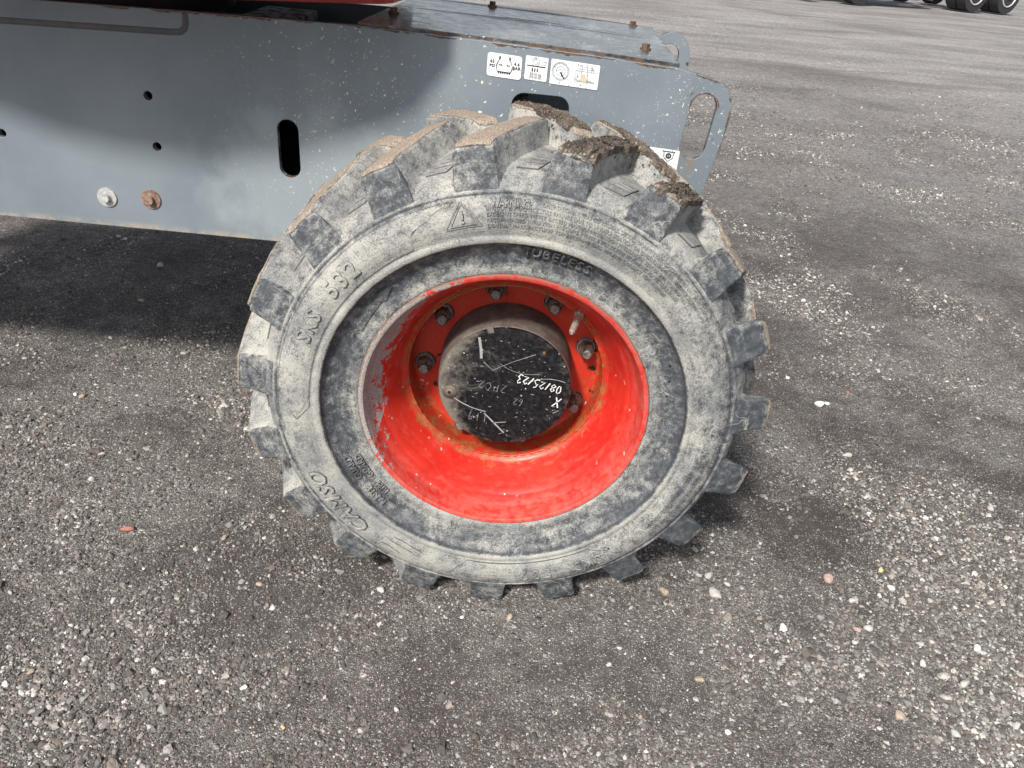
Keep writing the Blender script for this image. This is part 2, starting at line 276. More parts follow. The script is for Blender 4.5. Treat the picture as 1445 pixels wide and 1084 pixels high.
M['white'] = k.out(k.mix(k.math('MULTIPLY', k.ramp(k.sep(v.outputs[1])[0], .95, .97), k.ramp(v.outputs[0], .3, .5, 1., 0.)), k.mix(k.ramp(n, .35, .75), (.74, .75, .77), (.58, .58, .57)), (.15, .13, .11)), .4)
# ------------------------------------------------------------------ mesh helpers
def link(name, me, mat=None, parent=None, smooth=None, **props):
    o = bpy.data.objects.new(name, me); COL.objects.link(o)
    if mat is not None:
        if me.materials: me.materials[0] = mat
        else: me.materials.append(mat)
    if smooth is not None: me.polygons.foreach_set('use_smooth', [smooth]*len(me.polygons))
    if parent: o.parent = parent
    for a, b in props.items(): o[a] = b
    return o
def mesh(name, vs, fs):
    me = bpy.data.meshes.new(name); me.from_pydata([tuple(v) for v in vs], [], fs); me.update(); return me
def bmo(name, bm, mat, parent=None, smooth=False, **p):
    me = bpy.data.meshes.new(name); bm.to_mesh(me); bm.free(); return link(name, me, mat, parent, smooth, **p)
def revolve(prof, seg, close=False, ang=2*math.pi):
    """prof: (r, s); axis is Y through the wheel centre, s towards the viewer"""
    vs = []; fs = []; n = len(prof)
    for i in range(seg):
        t = ang*i/seg
        for r, s in prof: vs.append((r*math.sin(t), -s, r*math.cos(t)))
    for i in range(seg):
        a = i*n; b = ((i+1) % seg)*n
        for j in range(n-1): fs.append((a+j, a+j+1, b+j+1, b+j))
    if close:
        for i in range(seg): fs.append((i*n+n-1, i*n, ((i+1) % seg)*n, ((i+1) % seg)*n+n-1))
    return vs, fs
def recalc(me):
    bm = bmesh.new(); bm.from_mesh(me); bmesh.ops.recalc_face_normals(bm, faces=bm.faces); bm.to_mesh(me); bm.free()
def autosmooth(me, deg=35):
    me.polygons.foreach_set('use_smooth', [True]*len(me.polygons))
    bm = bmesh.new(); bm.from_mesh(me)
    for e in bm.edges:
        if len(e.link_faces) == 2 and e.calc_face_angle(0) > R(deg): e.smooth = False
    bm.to_mesh(me); bm.free()
def box(bm, c, d, rot=None):
    mt = Matrix.Translation(c) @ (rot.to_4x4() if rot else Matrix()) @ Matrix.Diagonal((*d, 1))
    return bmesh.ops.create_cube(bm, size=1, matrix=mt)['verts']
def cyl(bm, a, b, r1, r2=None, seg=20):
    a = Vector(a); b = Vector(b); d = b-a; mt = Matrix.Translation((a+b)/2) @ d.to_track_quat('Z', 'Y').to_matrix().to_4x4()
    return bmesh.ops.create_cone(bm, cap_ends=True, segments=seg, radius1=r1, radius2=r1 if r2 is None else r2, depth=d.length, matrix=mt)['verts']
def curve_mesh(splines, depth, bevel=0.):
    """2D outlines (with holes) -> solid slab mesh in XY, thickness 2*depth"""
    cu_ = bpy.data.curves.new('c', 'CURVE'); cu_.dimensions = '2D'; cu_.fill_mode = 'BOTH'; cu_.extrude = depth; cu_.bevel_depth = bevel; cu_.bevel_resolution = 1
    for pts in splines:
        sp = cu_.splines.new('POLY'); sp.points.add(len(pts)-1); sp.use_cyclic_u = True
        for p, q in zip(sp.points, pts): p.co = (q[0], q[1], 0, 1)
    o = bpy.data.objects.new('c', cu_); COL.objects.link(o); dg = bpy.context.evaluated_depsgraph_get()
    me = bpy.data.meshes.new_from_object(o.evaluated_get(dg)); bpy.data.objects.remove(o); bpy.data.curves.remove(cu_); return me
def text_mesh(txt, size, depth=0., offset=0., space=1., align='CENTER', res=2, shear=0., bevel=0.):
    cu_ = bpy.data.curves.new('t', 'FONT'); cu_.body = txt; cu_.size = size; cu_.extrude = depth; cu_.offset = offset; cu_.space_character = space
    cu_.align_x = align; cu_.align_y = 'CENTER'; cu_.resolution_u = res; cu_.shear = shear; cu_.bevel_depth = bevel; cu_.bevel_resolution = 0
    o = bpy.data.objects.new('t', cu_); COL.objects.link(o); dg = bpy.context.evaluated_depsgraph_get()
    me = bpy.data.meshes.new_from_object(o.evaluated_get(dg)); bpy.data.objects.remove(o); bpy.data.curves.remove(cu_); return me
def vnoise(x, y, seed=0):
    xi = np.floor(x).astype(np.int64); yi = np.floor(y).astype(np.int64); fx = x-xi; fy = y-yi
    fx = fx*fx*(3-2*fx); fy = fy*fy*(3-2*fy)
    def h(a, b):
        n_ = (a*374761393+b*668265263+seed*1442695041) & 0xffffffff; n_ = ((n_ ^ (n_ >> 13))*1274126177) & 0xffffffff; return ((n_ ^ (n_ >> 16)) & 0xffff)/65535.
    return (h(xi, yi)*(1-fx)+h(xi+1, yi)*fx)*(1-fy)+(h(xi, yi+1)*(1-fx)+h(xi+1, yi+1)*fx)*fy
def fbm(x, y, oct_=4, seed=0):
    o = 0; a = .5
    for i in range(oct_): o = o+a*vnoise(x*2**i, y*2**i, seed+i); a *= .5
    return o
def patch_bias(x, y):
    o = 0
    for a, b, c, d, e in PATCH: o = o+e*np.exp(-((x-a)/c)**2-((y-b)/d)**2)
    return o
def ground_h(x, y):
    x = np.asarray(x, float); y = np.asarray(y, float)
    h = (fbm(x*1.1+5, y*1.1+9, 3, 3)-.45)*.035+(fbm(x*9, y*9, 4, 11)-.47)*.014+(fbm(x*55, y*55, 2, 23)-.37)*.004
    d = np.sqrt((x-.0)**2+((y)/1.)**2)
    berm = .006*np.exp(-((y+.158)/.020)**2)*np.exp(-(x/.17)**2)*(.4+1.2*fbm(x*30, y*30, 2, 77))
    return h*np.clip(d/.35, .25, 1)-.002+berm
# ------------------------------------------------------------------ ground
def build_ground():
    n = 720; t = np.linspace(-1, 1, n); f_ = np.sign(t)*(np.abs(t)*2.6+220*np.abs(t)**9)
    X, Y = np.meshgrid(f_+.1, f_+.45); Z = ground_h(X, Y)
    far = np.clip((np.hypot(X, Y)-4)/30, 0, 1); Z = Z*(1-far)
    vs = np.stack([X, Y, Z], -1).reshape(-1, 3)
    me = bpy.data.meshes.new('ground'); me.vertices.add(n*n); me.vertices.foreach_set('co', vs.ravel())
    i = np.arange(n-1); A = (i[:, None]*n+i[None, :]).ravel(); q = np.stack([A, A+1, A+n+1, A+n], 1)
    me.loops.add(q.size); me.loops.foreach_set('vertex_index', q.ravel().astype(np.int32)); me.polygons.add(len(q))
    me.polygons.foreach_set('loop_start', np.arange(0, q.size, 4, dtype=np.int32)); me.polygons.foreach_set('loop_total', np.full(len(q), 4, np.int32)); me.update(calc_edges=True)
    link('ground', me, M['ground'], None, True, kind='structure')
build_ground()
# ------------------------------------------------------------------ gravel (uncountable): points + geometry nodes
def build_gravel():
    n = 950000
    # denser near the camera; area rough trapezoid
    u = rng.random(n); y = -.62+8.0*u**2.35; wid = 1.0+.78*(y+.62)
    x = (rng.random(n)*2-1)*wid+.06+.05*(y+.6)
    pt = .45*fbm(x*1.3+2, y*1.3, 4, 41)+.55*fbm(x*4.5, y*4.5, 4, 51)
    pt = pt+patch_bias(x, y)
    keep = rng.random(n) < np.clip((pt-.37)*5.0, .16, 1.)*np.clip((7.0-y)/5., 0, 1)
    x, y = x[keep], y[keep]; n = len(x); pt = pt[keep]
    sz = .00090*np.exp(rng.normal(0, .50, n))*(.85+.9*np.clip(pt-.38, 0, .3)/.15*.5)*(1+.19*np.clip(y+.4, 0, 6.5)); sz = np.where(rng.random(n) < .010, sz*2.3, sz); sz = np.clip(sz, .0007, .0078)
    z = ground_h(x, y)+sz*.15
    me = bpy.data.meshes.new('gravel_points'); me.vertices.add(n); me.vertices.foreach_set('co', np.stack([x, y, z], -1).ravel().astype(np.float32))
    def at(nm, typ, arr, key): a = me.attributes.new(nm, typ, 'POINT'); a.data.foreach_set(key, arr.ravel().astype(np.float32))
    tone = np.clip(rng.beta(1.7, 1.9, n)*.92+(pt-.47)*.9+.025*np.clip(y, 0, 3), 0, 1); tone = np.where(rng.random(n) < .018, .90+.08*rng.random(n), tone)
    at('tone', 'FLOAT', tone, 'value'); at('hue', 'FLOAT', rng.random(n), 'value')
    sc = np.stack([sz*rng.uniform(.8, 1.45, n), sz*rng.uniform(.7, 1.1, n), sz*rng.uniform(.42, .85, n)], -1)
    at('psize', 'FLOAT_VECTOR', sc, 'vector'); at('prot', 'FLOAT_VECTOR', np.stack([rng.normal(0, .3, n), rng.normal(0, .3, n), rng.random(n)*6.28], -1), 'vector')
    o = link('gravel', me, None, None, None, kind='stuff', label='loose dark and pale gravel grains scattered over the dirt yard', category='gravel')
    g = bpy.data.node_groups.new('scatter', 'GeometryNodeTree'); g.interface.new_socket('Geometry', in_out='INPUT', socket_type='NodeSocketGeometry'); g.interface.new_socket('Geometry', in_out='OUTPUT', socket_type='NodeSocketGeometry')
    nn = lambda t_: g.nodes.new(t_); L = g.links.new
    gi = nn('NodeGroupInput'); go = nn('NodeGroupOutput'); gg = nn('GeometryNodeGeometryToInstance')
    for i in range(7):
        ico = nn('GeometryNodeMeshIcoSphere'); ico.inputs['Radius'].default_value = 1; ico.inputs['Subdivisions'].default_value = 2
        sp = nn('GeometryNodeSetPosition'); nz = nn('ShaderNodeTexNoise'); nz.inputs['Scale'].default_value = .75
        add = nn('ShaderNodeVectorMath'); add.operation = 'ADD'; ps = nn('GeometryNodeInputPosition'); add.inputs[1].default_value = (i*9.1, i*3.3, 1.7*i)
        L(ps.outputs[0], add.inputs[0]); L(add.outputs[0], nz.inputs['Vector'])
        sb = nn('ShaderNodeVectorMath'); sb.operation = 'SUBTRACT'; sb.inputs[1].default_value = (.5, .5, .5); ml = nn('ShaderNodeVectorMath'); ml.operation = 'SCALE'; ml.inputs['Scale'].default_value = 2.6
        L(nz.outputs['Color'], sb.inputs[0]); L(sb.outputs[0], ml.inputs[0]); L(ico.outputs['Mesh'], sp.inputs['Geometry']); L(ml.outputs[0], sp.inputs['Offset'])
        sm = nn('GeometryNodeSetMaterial'); sm.inputs['Material'].default_value = M['pebble']; L(sp.outputs[0], sm.inputs[0]); L(sm.outputs[0], gg.inputs[0])
    iop = nn('GeometryNodeInstanceOnPoints'); m2p = nn('GeometryNodeMeshToPoints'); L(gi.outputs[0], m2p.inputs[0]); L(m2p.outputs[0], iop.inputs['Points']); L(gg.outputs[0], iop.inputs['Instance']); iop.inputs['Pick Instance'].default_value = True
    rv = nn('FunctionNodeRandomValue'); rv.data_type = 'INT'; rv.inputs[4].default_value = 0; rv.inputs[5].default_value = 6; L(rv.outputs[2], iop.inputs['Instance Index'])
    for nm, key in (('psize', 'Scale'), ('prot', 'Rotation')):
        na = nn('GeometryNodeInputNamedAttribute'); na.data_type = 'FLOAT_VECTOR'; na.inputs['Name'].default_value = nm; L(na.outputs[0], iop.inputs[key])
    L(iop.outputs[0], go.inputs[0]); md = o.modifiers.new('scatter', 'NODES'); md.node_group = g; me.materials.append(M['pebble'])
build_gravel()
# ------------------------------------------------------------------ stones one can pick out
def stone_mesh(seed, chip=False):
    bm = bmesh.new(); bmesh.ops.create_icosphere(bm, subdivisions=3, radius=1); r_ = random.Random(seed)
    axes = [(Vector((r_.gauss(0, 1), r_.gauss(0, 1), r_.gauss(0, 1))).normalized(), r_.uniform(.55, .85)) for _ in range(9 if not chip else 12)]
    for v in bm.verts:
        p = v.co.copy()
        for a, d in axes:
            e = p.dot(a)-d
            if e > 0: p -= a*e*.85
        v.co = p
    me = bpy.data.meshes.new('stone'); bm.to_mesh(me); bm.free(); me.polygons.foreach_set('use_smooth', [True]*len(me.polygons)); return me
stone_mats = [mat_stone('pale_grey_stone', (.30, .285, .265), (.46, .44, .41)), mat_stone('tan_stone', (.24, .19, .15), (.40, .33, .26)), mat_stone('pinkish_stone', (.30, .21, .175), (.44, .33, .28)), mat_stone('ochre_stone', (.45, .33, .14), (.62, .52, .32)), mat_stone('white_stone', (.58, .565, .53), (.74, .73, .70)), mat_stone('brick_red', (.22, .085, .06), (.36, .17, .13))]
stones = [(0.436, -0.02, 0.0153, 0), (0.418, -0.018, 0.0098, 0), (0.437, -0.073, 0.027, 0), (0.341, -0.073, 0.0189, 1), (0.469, -0.039, 0.0124, 0), (0.673, -0.011, 0.0225, 2), (0.795, 0.029, 0.0115, 3), (0.797, -0.022, 0.014, 4), (0.551, -0.143, 0.0156, 4), (0.706, -0.064, 0.0164, 0), (0.709, -0.134, 0.017, 0), (0.687, -0.139, 0.0131, 2), (0.373, -0.272, 0.0144, 1), (0.401, -0.373, 0.0112, 4), (0.36, -0.315, 0.0105, 0), (0.9, -0.159, 0.0155, 4), (0.781, -0.206, 0.0151, 0), (0.84, -0.241, 0.0184, 0), (0.778, -0.343, 0.0161, 0), (0.796, -0.274, 0.0144, 0), (0.894, -0.316, 0.0141, 0), (0.697, -0.317, 0.0187, 1), (0.513, -0.123, 0.0105, 1), (0.474, -0.213, 0.0087, 4), (0.528, -0.266, 0.0084, 0), (0.492, -0.222, 0.0111, 0), (0.821, -0.153, 0.0104, 0), (-0.367, -0.359, 0.01, 4), (-0.698, -0.024, 0.0178, 5), (-0.837, 0.121, 0.0133, 0), (-0.698, -0.36, 0.0122, 1), (-0.481, -0.44, 0.0094, 0), (-0.471, -0.497, 0.0081, 0), (-0.82, -0.204, 0.0098, 0), (-0.536, -0.191, 0.0099, 1), (-0.408, -0.141, 0.0115, 1), (-0.508, -0.03, 0.0123, 1), (-0.64, -0.419, 0.0106, 0), (0.049, -0.17, 0.0127, 1), (-0.037, -0.18, 0.0076, 4), (-0.19, -0.13, 0.0155, 0), (0.423, 0.056, 0.0145, 0), (0.885, 0.706, 0.0255, 4), (0.91, 0.718, 0.0138, 4), (0.878, 0.461, 0.0213, 0), (0.997, 0.796, 0.0102, 5), (-1.084, 0.946, 0.019, 1), (-1.004, 0.423, 0.0153, 1), (-1.024, 0.429, 0.0103, 4), (-1.068, 0.712, 0.0135, 0), (-1.132, 1.204, 0.0277, 0), (-0.287, -0.425, 0.0075, 3), (0.987, -0.038, 0.0139, 0), (1.135, 0.178, 0.0125, 0), (0.654, -0.371, 0.0101, 0), (0.221, -0.255, 0.0097, 0), (0.264, -0.355, 0.0079, 1), (-0.04, -0.317, 0.0081, 0), (-0.123, -0.379, 0.0088, 0), (-0.238, -0.25, 0.0084, 0), (-0.683, -0.267, 0.0094, 0), (0.867, 0.29, 0.0131, 0), (1.04, 0.213, 0.0127, 0)]
special = {2: 'largest pale grey rounded stone, lying right of the tyre foot', 3: 'half buried brown stone close to the lower right tread of the tyre', 5: 'round pinkish brown stone standing proud right of the tyre, in a dark hollow', 6: 'small ochre yellow stone in the gravel right of the tyre', 8: 'upright pale stone below and right of the tyre, alone on dark dirt',
    13: 'white stone near the bottom edge, right of centre, on smooth dark dirt', 15: 'white rounded stone near the right edge of the picture', 12: 'brown flat stone on dark dirt below the round pinkish one', 21: 'largest tan stone at the bottom right', 27: 'small white stone with a dark hollow beside it, lower left gravel', 28: 'orange red brick chip lying in the gravel left of the tyre',
    38: 'brown stone lying just below the bottom of the tyre', 42: 'bright white flat stone in the gravel right of the tyre', 43: 'smaller white chip touching the bright white flat stone right of the tyre', 44: 'bluish white flat stone right of the tyre, below the bright white one', 45: 'tiny brick red chip above the bright white stone', 46: 'tan upright chip lying in the shadow under the machine', 47: 'tan stone beside a tiny white one at far left', 48: 'tiny white stone beside a tan one at far left', 50: 'grey flat stone in the deep shadow under the side plate', 51: 'ochre chip in the gravel at the lower left of centre'}
gl = ['small pale grey stone lying loose in the gravel', 'small tan stone lying loose in the gravel', 'small pinkish stone lying loose in the gravel', 'small ochre stone', 'small white stone lying loose in the gravel', 'small red chip']
short = {2: 'the largest pale grey stone right of the tyre foot', 3: 'the half buried brown stone', 5: 'the round pinkish brown stone', 8: 'the upright pale stone', 13: 'the white stone near the bottom edge', 15: 'the white stone by the right edge', 21: 'the largest tan stone', 28: 'the red brick chip', 38: 'the brown stone under the tyre', 42: 'the bright white flat stone', 46: 'the tan chip in the shadow', 47: 'the tan stone at far left', 27: 'the white stone at lower left', 51: 'the ochre chip'}
kinds = ['pale grey', 'tan', 'pinkish', 'ochre', 'white', 'red']; used = set(special.values())
def stone_label(i):
    x, y = stones[i][:2]
    for j in sorted(short, key=lambda j: math.dist(stones[j][:2], (x, y))):
        dx, dy = x-stones[j][0], y-stones[j][1]; d = math.hypot(dx, dy); w = 'just ' if d < .09 else ('' if d < .25 else 'well ')
        side_ = ('right of' if dx > 0 else 'left of') if abs(dx) > abs(dy) else ('beyond' if dy > 0 else 'below')
        if side_ == 'below' and not w: w = ''
        t_ = 'small %s stone %s%s %s' % (kinds[stones[i][3]], w, side_, short[j])
        if t_ not in used: used.add(t_); return t_
sms = [stone_mesh(i) for i in range(8)]
for i, (x, y, s_, c_) in enumerate(stones):
    me = sms[i % 8].copy(); z = float(ground_h(x, y)); o = link('stone', me, stone_mats[c_])
    a, b = (.62, .45) if i != 28 else (.8, .36)
    o.scale = (s_*a, s_*b, s_*(.36 if i != 5 else .5)); o.rotation_euler = (random.uniform(-.25, .25), random.uniform(-.25, .25), random.uniform(-1.2, 1.2)); o.location = (x, y, z+s_*.16)
    if i in (42, 44, 28): o.rotation_euler.z = -.1
    if i == 8: o.rotation_euler.z = 1.3
    o['label'] = special.get(i) or stone_label(i); o['category'] = 'stone'; o['group'] = 'loose stones lying in the gravel'
# ------------------------------------------------------------------ the machine
lift = bpy.data.objects.new('boom_lift', None); COL.objects.link(lift); lift.empty_display_size = .2
lift['label'] = 'grey boom lift filling the left, with lugged tyre, red rim and chipped chassis plate'; lift['category'] = 'boom lift'
def part(name, me, mat, parent=lift, smooth=None, **p): return link(name, me, mat, parent, smooth, **p)
# --- tyre carcass
PROF = [(.216, .085), (.219, .108), (.2225, .119), (.2285, .1235), (.2315, .1265), (.237, .1275), (.243, .1262), (.250, .1265), (.260, .1285), (.270, .1325), (.2775, .1370), (.2815, .1405), (.2832, .1440), (.2842, .1480), (.2865, .1500), (.2905, .1505), (.2938, .1502), (.2955, .1490), (.2975, .1492),
        (.3040, .1520), (.3130, .1535), (.3240, .1535), (.3340, .1518), (.3425, .1490), (.3480, .1465), (.3500, .1448), (.3512, .1425), (.3528, .1420), (.3545, .1432), (.3570, .1428), (.3600, .1395), (.3660, .1330), (.3720, .1230), (.3780, .1080), (.3820, .0880), (.3860, .0500), (.3870, .0), ]
full = PROF + [(r, -s) for r, s in reversed(PROF[:-1])]
PR = np.array(PROF)
def surf_s(r): return float(np.interp(r, PR[:31, 0], PR[:31, 1]))
def carc_r(s): s = abs(s); return float(np.interp(-s, -PR[28:, 1], PR[28:, 0]))
vs, fs = revolve(full, 304)
vs = [Vector(v)+C for v in vs]; me = mesh('tyre', vs, fs); recalc(me)
tyre = part('tyre', me, M['tyre'], smooth=True)
a = me.attributes.new('lug', 'FLOAT', 'POINT')
# --- tread lugs
def lug_mesh(mirror, seed):
    r_ = random.Random(seed)
    #      s     shift(deg)  half width top  top radius
    st = [(.1425, 0.0, .0345, .3535, 1), (.1415, 0.0, .0335, .3575, 1), (.1355, 0.05, .0300, .3790, 1), (.1312, .1, .0278, .4000, 1), (.1282, .15, .0266, .4130, 1), (.1248, .2, .0258, .4178, .8), (.1200, .5, .0258, .4195, 0),
          (.100, 1.7, .0250, .4210, 0), (.080, 3.6, .0230, .4225, 0), (.060, 5.4, .0210, .4235, 0), (.040, 7.1, .0195, .4240, 0), (.020, 8.7, .0184, .4243, 0), (.004, 10.0, .0176, .4243, 0), (-.010, 11.2, .0168, .4240, 0), (-.0155, 11.7, .0162, .4222, 0), (-.0185, 12.0, .0155, .4120, 0), (-.0225, 12.4, .0165, .3980, 0), (-.0265, 12.7, .0185, .3850, 0)]
    vs, fs, top, fr = [], [], [], []; cols = 13
    for i, (s, sh, w, rt, f_) in enumerate(st):
        rb = min(carc_r(s), rt)-.006; h = rt-rb
        flare = .0155*min(1, h/.035)
        xs = [-(w+flare), -(w+flare*.35), -(w+.0015), -w+.0008, -w+.0040, -w*.55, 0, w*.55, w-.0040, w-.0008, w+.0015, w+flare*.35, w+flare]
        zs = [0, .28, .82, .955, 1, 1, 1, 1, 1, .955, .82, .28, 0]
        for j in range(cols):
            rr = rb+h*zs[j]
            if 3 <= i <= 14 and 3 <= j <= 9: rr -= abs(r_.gauss(0, .0010))+(.0022 if j in (3, 9) and r_.random() < .35 else 0)
            jit = r_.gauss(0, .0006) if 3 <= i <= 15 else 0
            ang = R(sh)+(xs[j]+jit)/.40; ss = s+(r_.gauss(0, .0006) if 3 < i < 15 else 0)
            vs.append((rr*math.sin(ang), (ss if mirror else -ss), rr*math.cos(ang)))
            top.append(1. if (i >= 5 and i <= 14 and 4 <= j <= 8) else (.5 if (4 <= i <= 15 and 3 <= j <= 9) else 0.)); fr.append(1. if f_ == 1 and 2 <= j <= 10 else (.5 if f_ else 0))
    for i in range(len(st)-1):
        for j in range(cols-1):
            a_, b_ = i*cols+j, (i+1)*cols+j; fs.append((a_, b_, b_+1, a_+1))
    fs.append(tuple(range(cols))); fs.append(tuple(reversed(range((len(st)-1)*cols, len(st)*cols))))
    me = mesh('tread_lug', vs, fs); recalc(me); autosmooth(me, 38)
    for nm, arr in (('top', top), ('front', fr), ('lug', [1.]*len(top))): a_ = me.attributes.new(nm, 'FLOAT', 'POINT'); a_.data.foreach_set('value', arr)
    me.materials.append(M['tyre']); return me
lug_f = [lug_mesh(False, i) for i in range(5)]; lug_b = [lug_mesh(True, 20+i) for i in range(4)]
PITCH = 360/19; TH0 = -10.3
for k_ in range(19):
    for side, ml in ((0, lug_f), (1, lug_b)):
        o = link('tread_lug', ml[(k_*3+side) % len(ml)], None, tyre); o.location = C; o.rotation_euler = (0, R(TH0+k_*PITCH+(PITCH/2 if side else 0)+random.uniform(-.4, .4)), 0)
# --- wear-bar ladder between the lugs, thin raised lines
def ladder_mesh():
    bm = bmesh.new(); h = .0022; shf = lambda s: (.118-s)/.020*1.75
    rows_ = [(.1080, .0930), (.0915, .0800), (.0787, .0690), (.0678, .0600)]
    for q, (sa, sb) in enumerate(rows_):
        for (aa, ab) in ((-2.2+q*.15, 2.3-q*.1),):
            ring = {}
            for i, (s, ins) in enumerate(((sa, 1), (sb, -1))):
                for j, (a_, jn) in enumerate(((aa, 1), (ab, -1))):
                    for kk, (hh, e) in enumerate(((-.003, 0), (h-.0004, .0), (h, .0006))):
                        ss = s-ins*e; ang = R(a_+shf(s)*1.0)+jn*e/.385; rr = carc_r(ss)+hh; ring[i, j, kk] = bm.verts.new((rr*math.sin(ang), -ss, rr*math.cos(ang)))
            lp = [(0, 0), (0, 1), (1, 1), (1, 0)]
            for kk in (0, 1):
                for p, n_ in zip(lp, lp[1:]+lp[:1]): bm.faces.new((ring[(*p, kk)], ring[(*n_, kk)], ring[(*n_, kk+1)], ring[(*p, kk+1)]))
            f_ = bm.faces.new([ring[(*p, 2)] for p in lp]); f_.material_index = 1
    for f_ in bm.faces: f_.material_index = 1-f_.material_index  # bar sides take a dark colour standing for shade in the gaps
    me = bpy.data.meshes.new('wear_bar'); bm.to_mesh(me); bm.free(); recalc(me); me.materials.append(M['tyre']); me.materials.append(M['gap_shade']); return me
lm = ladder_mesh()
for k_ in range(19):
    o = link('wear_bar', lm, None, tyre); o.location = C; o.rotation_euler = (0, R(TH0+(k_+.5)*PITCH), 0)
# --- raised marks on the sidewall
def wrap(me, th0, r0, h=0.0, flipr=False):
    """x along the arc (clockwise), y outward, z height off the rubber"""
    for v in me.vertices:
        x, y, z = v.co; r = r0+y; t = R(th0)+x/r0; s = surf_s(r)+z+h
        v.co = (r*math.sin(t), -s, C.z+r*math.cos(t))
    me.update(); return me
def joinmesh(name, mes, mat, parent, **p):
    bm = bmesh.new()
    for me in mes: bm.from_mesh(me)
    return bmo(name, bm, mat, parent, False, **p)
def arctext(txt, th, r, size, depth, off=0., space=1., align='CENTER', shear=0., sx=1.):
    me = text_mesh(txt, size, depth, off, space, align, 2, shear)
    for v in me.vertices: v.co.x *= sx
    return wrap(me, th, r, .0002)
def ribbon_arc(th0, th1, r, w=.0006, h=.0006, n=40, r1=None):
    bm = bmesh.new(); prev = None; r1 = r if r1 is None else r1
    n = max(2, int(n))
    for i in range(n+1):
        f_ = i/n; th = R(th0+(th1-th0)*f_); rr = r+(r1-r)*f_
        dr = Vector((rr*R(th1-th0), r1-r)); dr = dr.normalized() if dr.length > 0 else Vector((1, 0)); px = Vector((-dr.y, dr.x))
        row = []
        for sg, hh in ((-1.6, -.0004), (-.7, h), (.7, h), (1.6, -.0004)):
            ra = rr+px.y*w*sg; ta = th+px.x*w*sg/rr; s = surf_s(ra)+hh; row.append(bm.verts.new((ra*math.sin(ta), -s, C.z+ra*math.cos(ta))))
        if prev:
            for j in range(3): bm.faces.new((prev[j], prev[j+1], row[j+1], row[j]))
        prev = row
    me = bpy.data.meshes.new('r'); bm.to_mesh(me); bm.free(); return me
def poly_ring(pts, **kw):   # closed line through (theta, r)
    return [ribbon_arc(a[0], b[0], a[1], r1=b[1], n=max(2, abs(b[0]-a[0])*1.2), **kw) for a, b in zip(pts, pts[1:]+pts[:1])]
def panel(pts, h=.0009, n=3):
    """raised plateau bounded by outer and inner arcs: pts list of (theta, r_out, r_in)"""
    bm = bmesh.new(); rows = []
    for th, ro, ri in pts:
        row = []
        for q in range(7):
            rr = ri+(ro-ri)*q/6; t = R(th); row.append(bm.verts.new((rr*math.sin(t), -(surf_s(rr)+(h if 0 < q < 6 or True else -.001)), C.z+rr*math.cos(t))))
        b0 = bm.verts.new((ri*math.sin(R(th)), -(surf_s(ri)-.001), C.z+ri*math.cos(R(th)))); b1 = bm.verts.new((ro*math.sin(R(th)), -(surf_s(ro)-.001), C.z+ro*math.cos(R(th))))
        rows.append([b0]+row+[b1])
    for a_, b_ in zip(rows, rows[1:]):
        for j in range(len(a_)-1): bm.faces.new((a_[j], a_[j+1], b_[j+1], b_[j]))
    bm.faces.new(rows[0]); bm.faces.new(list(reversed(rows[-1])))
    me = bpy.data.meshes.new('p'); bm.to_mesh(me); bm.free(); recalc(me); return me
def raised(txts, name='raised_lettering', **p): return joinmesh(name, txts, M['tyre'], tyre, **p)
pts = [(-101, .3445, .3440), (-95, .3462, .322), (-90, .3475, .3005)]+[(a_, .3480, .3005) for a_ in range(-88, -28, 3)]+[(-27, .3478, .3010), (-26, .3475, .322), (-20, .3470, .334), (-15, .3465, .3460)]
raised([panel([(-101+11*0, .3448, .3442), (-93, .3478, .3120), (-89, .3480, .3010)]+[(a_, .3480, .3005) for a_ in range(-86, -30, 3)]+[(-29, .3480, .3005), (-28.5, .3480, .3060), (-27, .3480, .3250), (-24, .3480, .3300), (-16, .3478, .3465)])]
       + [ribbon_arc(-90, -29, .2995, w=.0005, h=.0007, n=60), ribbon_arc(-94, -16, .3488, w=.0005, h=.0009, n=70)], 'raised_banner')
def letters(txt, th, r, size, depth, off=0., pitch=1., sx=1., shear=0.):
    """each raised letter is its own piece of the tyre"""
    W_ = {'I': .45, 'M': 1.2, 'W': 1.3, ':': .5, 'E': .88, 'L': .85, 'T': .9, 'S': .9}
    adv = [W_.get(c, 1.)*size*.70*sx*pitch for c in txt]; tot = sum(adv); x = -tot/2
    for c, a_ in zip(txt, adv):
        me = text_mesh(c, size, depth, 0., 1., 'CENTER', 2, shear, min(.0009, size*.035))
        for v in me.vertices: v.co.x *= sx
        wrap(me, th+math.degrees((x+a_/2)/r), r, .0002); link('raised_letter', me, M['tyre'], tyre); x += a_
def groove(mes, name='groove_shade_line'): return joinmesh(name, mes, M['groove'], tyre)  # dark ribbons that paint in the shade of the banner's outline grooves
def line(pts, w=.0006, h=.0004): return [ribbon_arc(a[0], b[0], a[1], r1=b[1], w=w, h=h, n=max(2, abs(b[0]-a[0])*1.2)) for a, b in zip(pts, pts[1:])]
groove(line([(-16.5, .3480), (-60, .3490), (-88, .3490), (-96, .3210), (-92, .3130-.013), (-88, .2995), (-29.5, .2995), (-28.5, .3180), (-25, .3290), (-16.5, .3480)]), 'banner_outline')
letters('SKS', -66, .3225, .0330, .0026, .0008, .98, .92); letters('532', -49.5, .3230, .0350, .0026, .0014, .98, .95)
raised([panel([(137+0, .3455, .3440), (141, .3475, .318), (146, .3478, .3030)]+[(a_, .3478, .3010) for a_ in range(149, 187, 3)]+[(189, .3470, .318), (191, .3400, .3350)])], 'raised_banner')
groove(line([(137, .3470), (141, .3180), (146, .3005), (187, .3000), (190, .3200), (192, .3400)]), 'banner_outline')
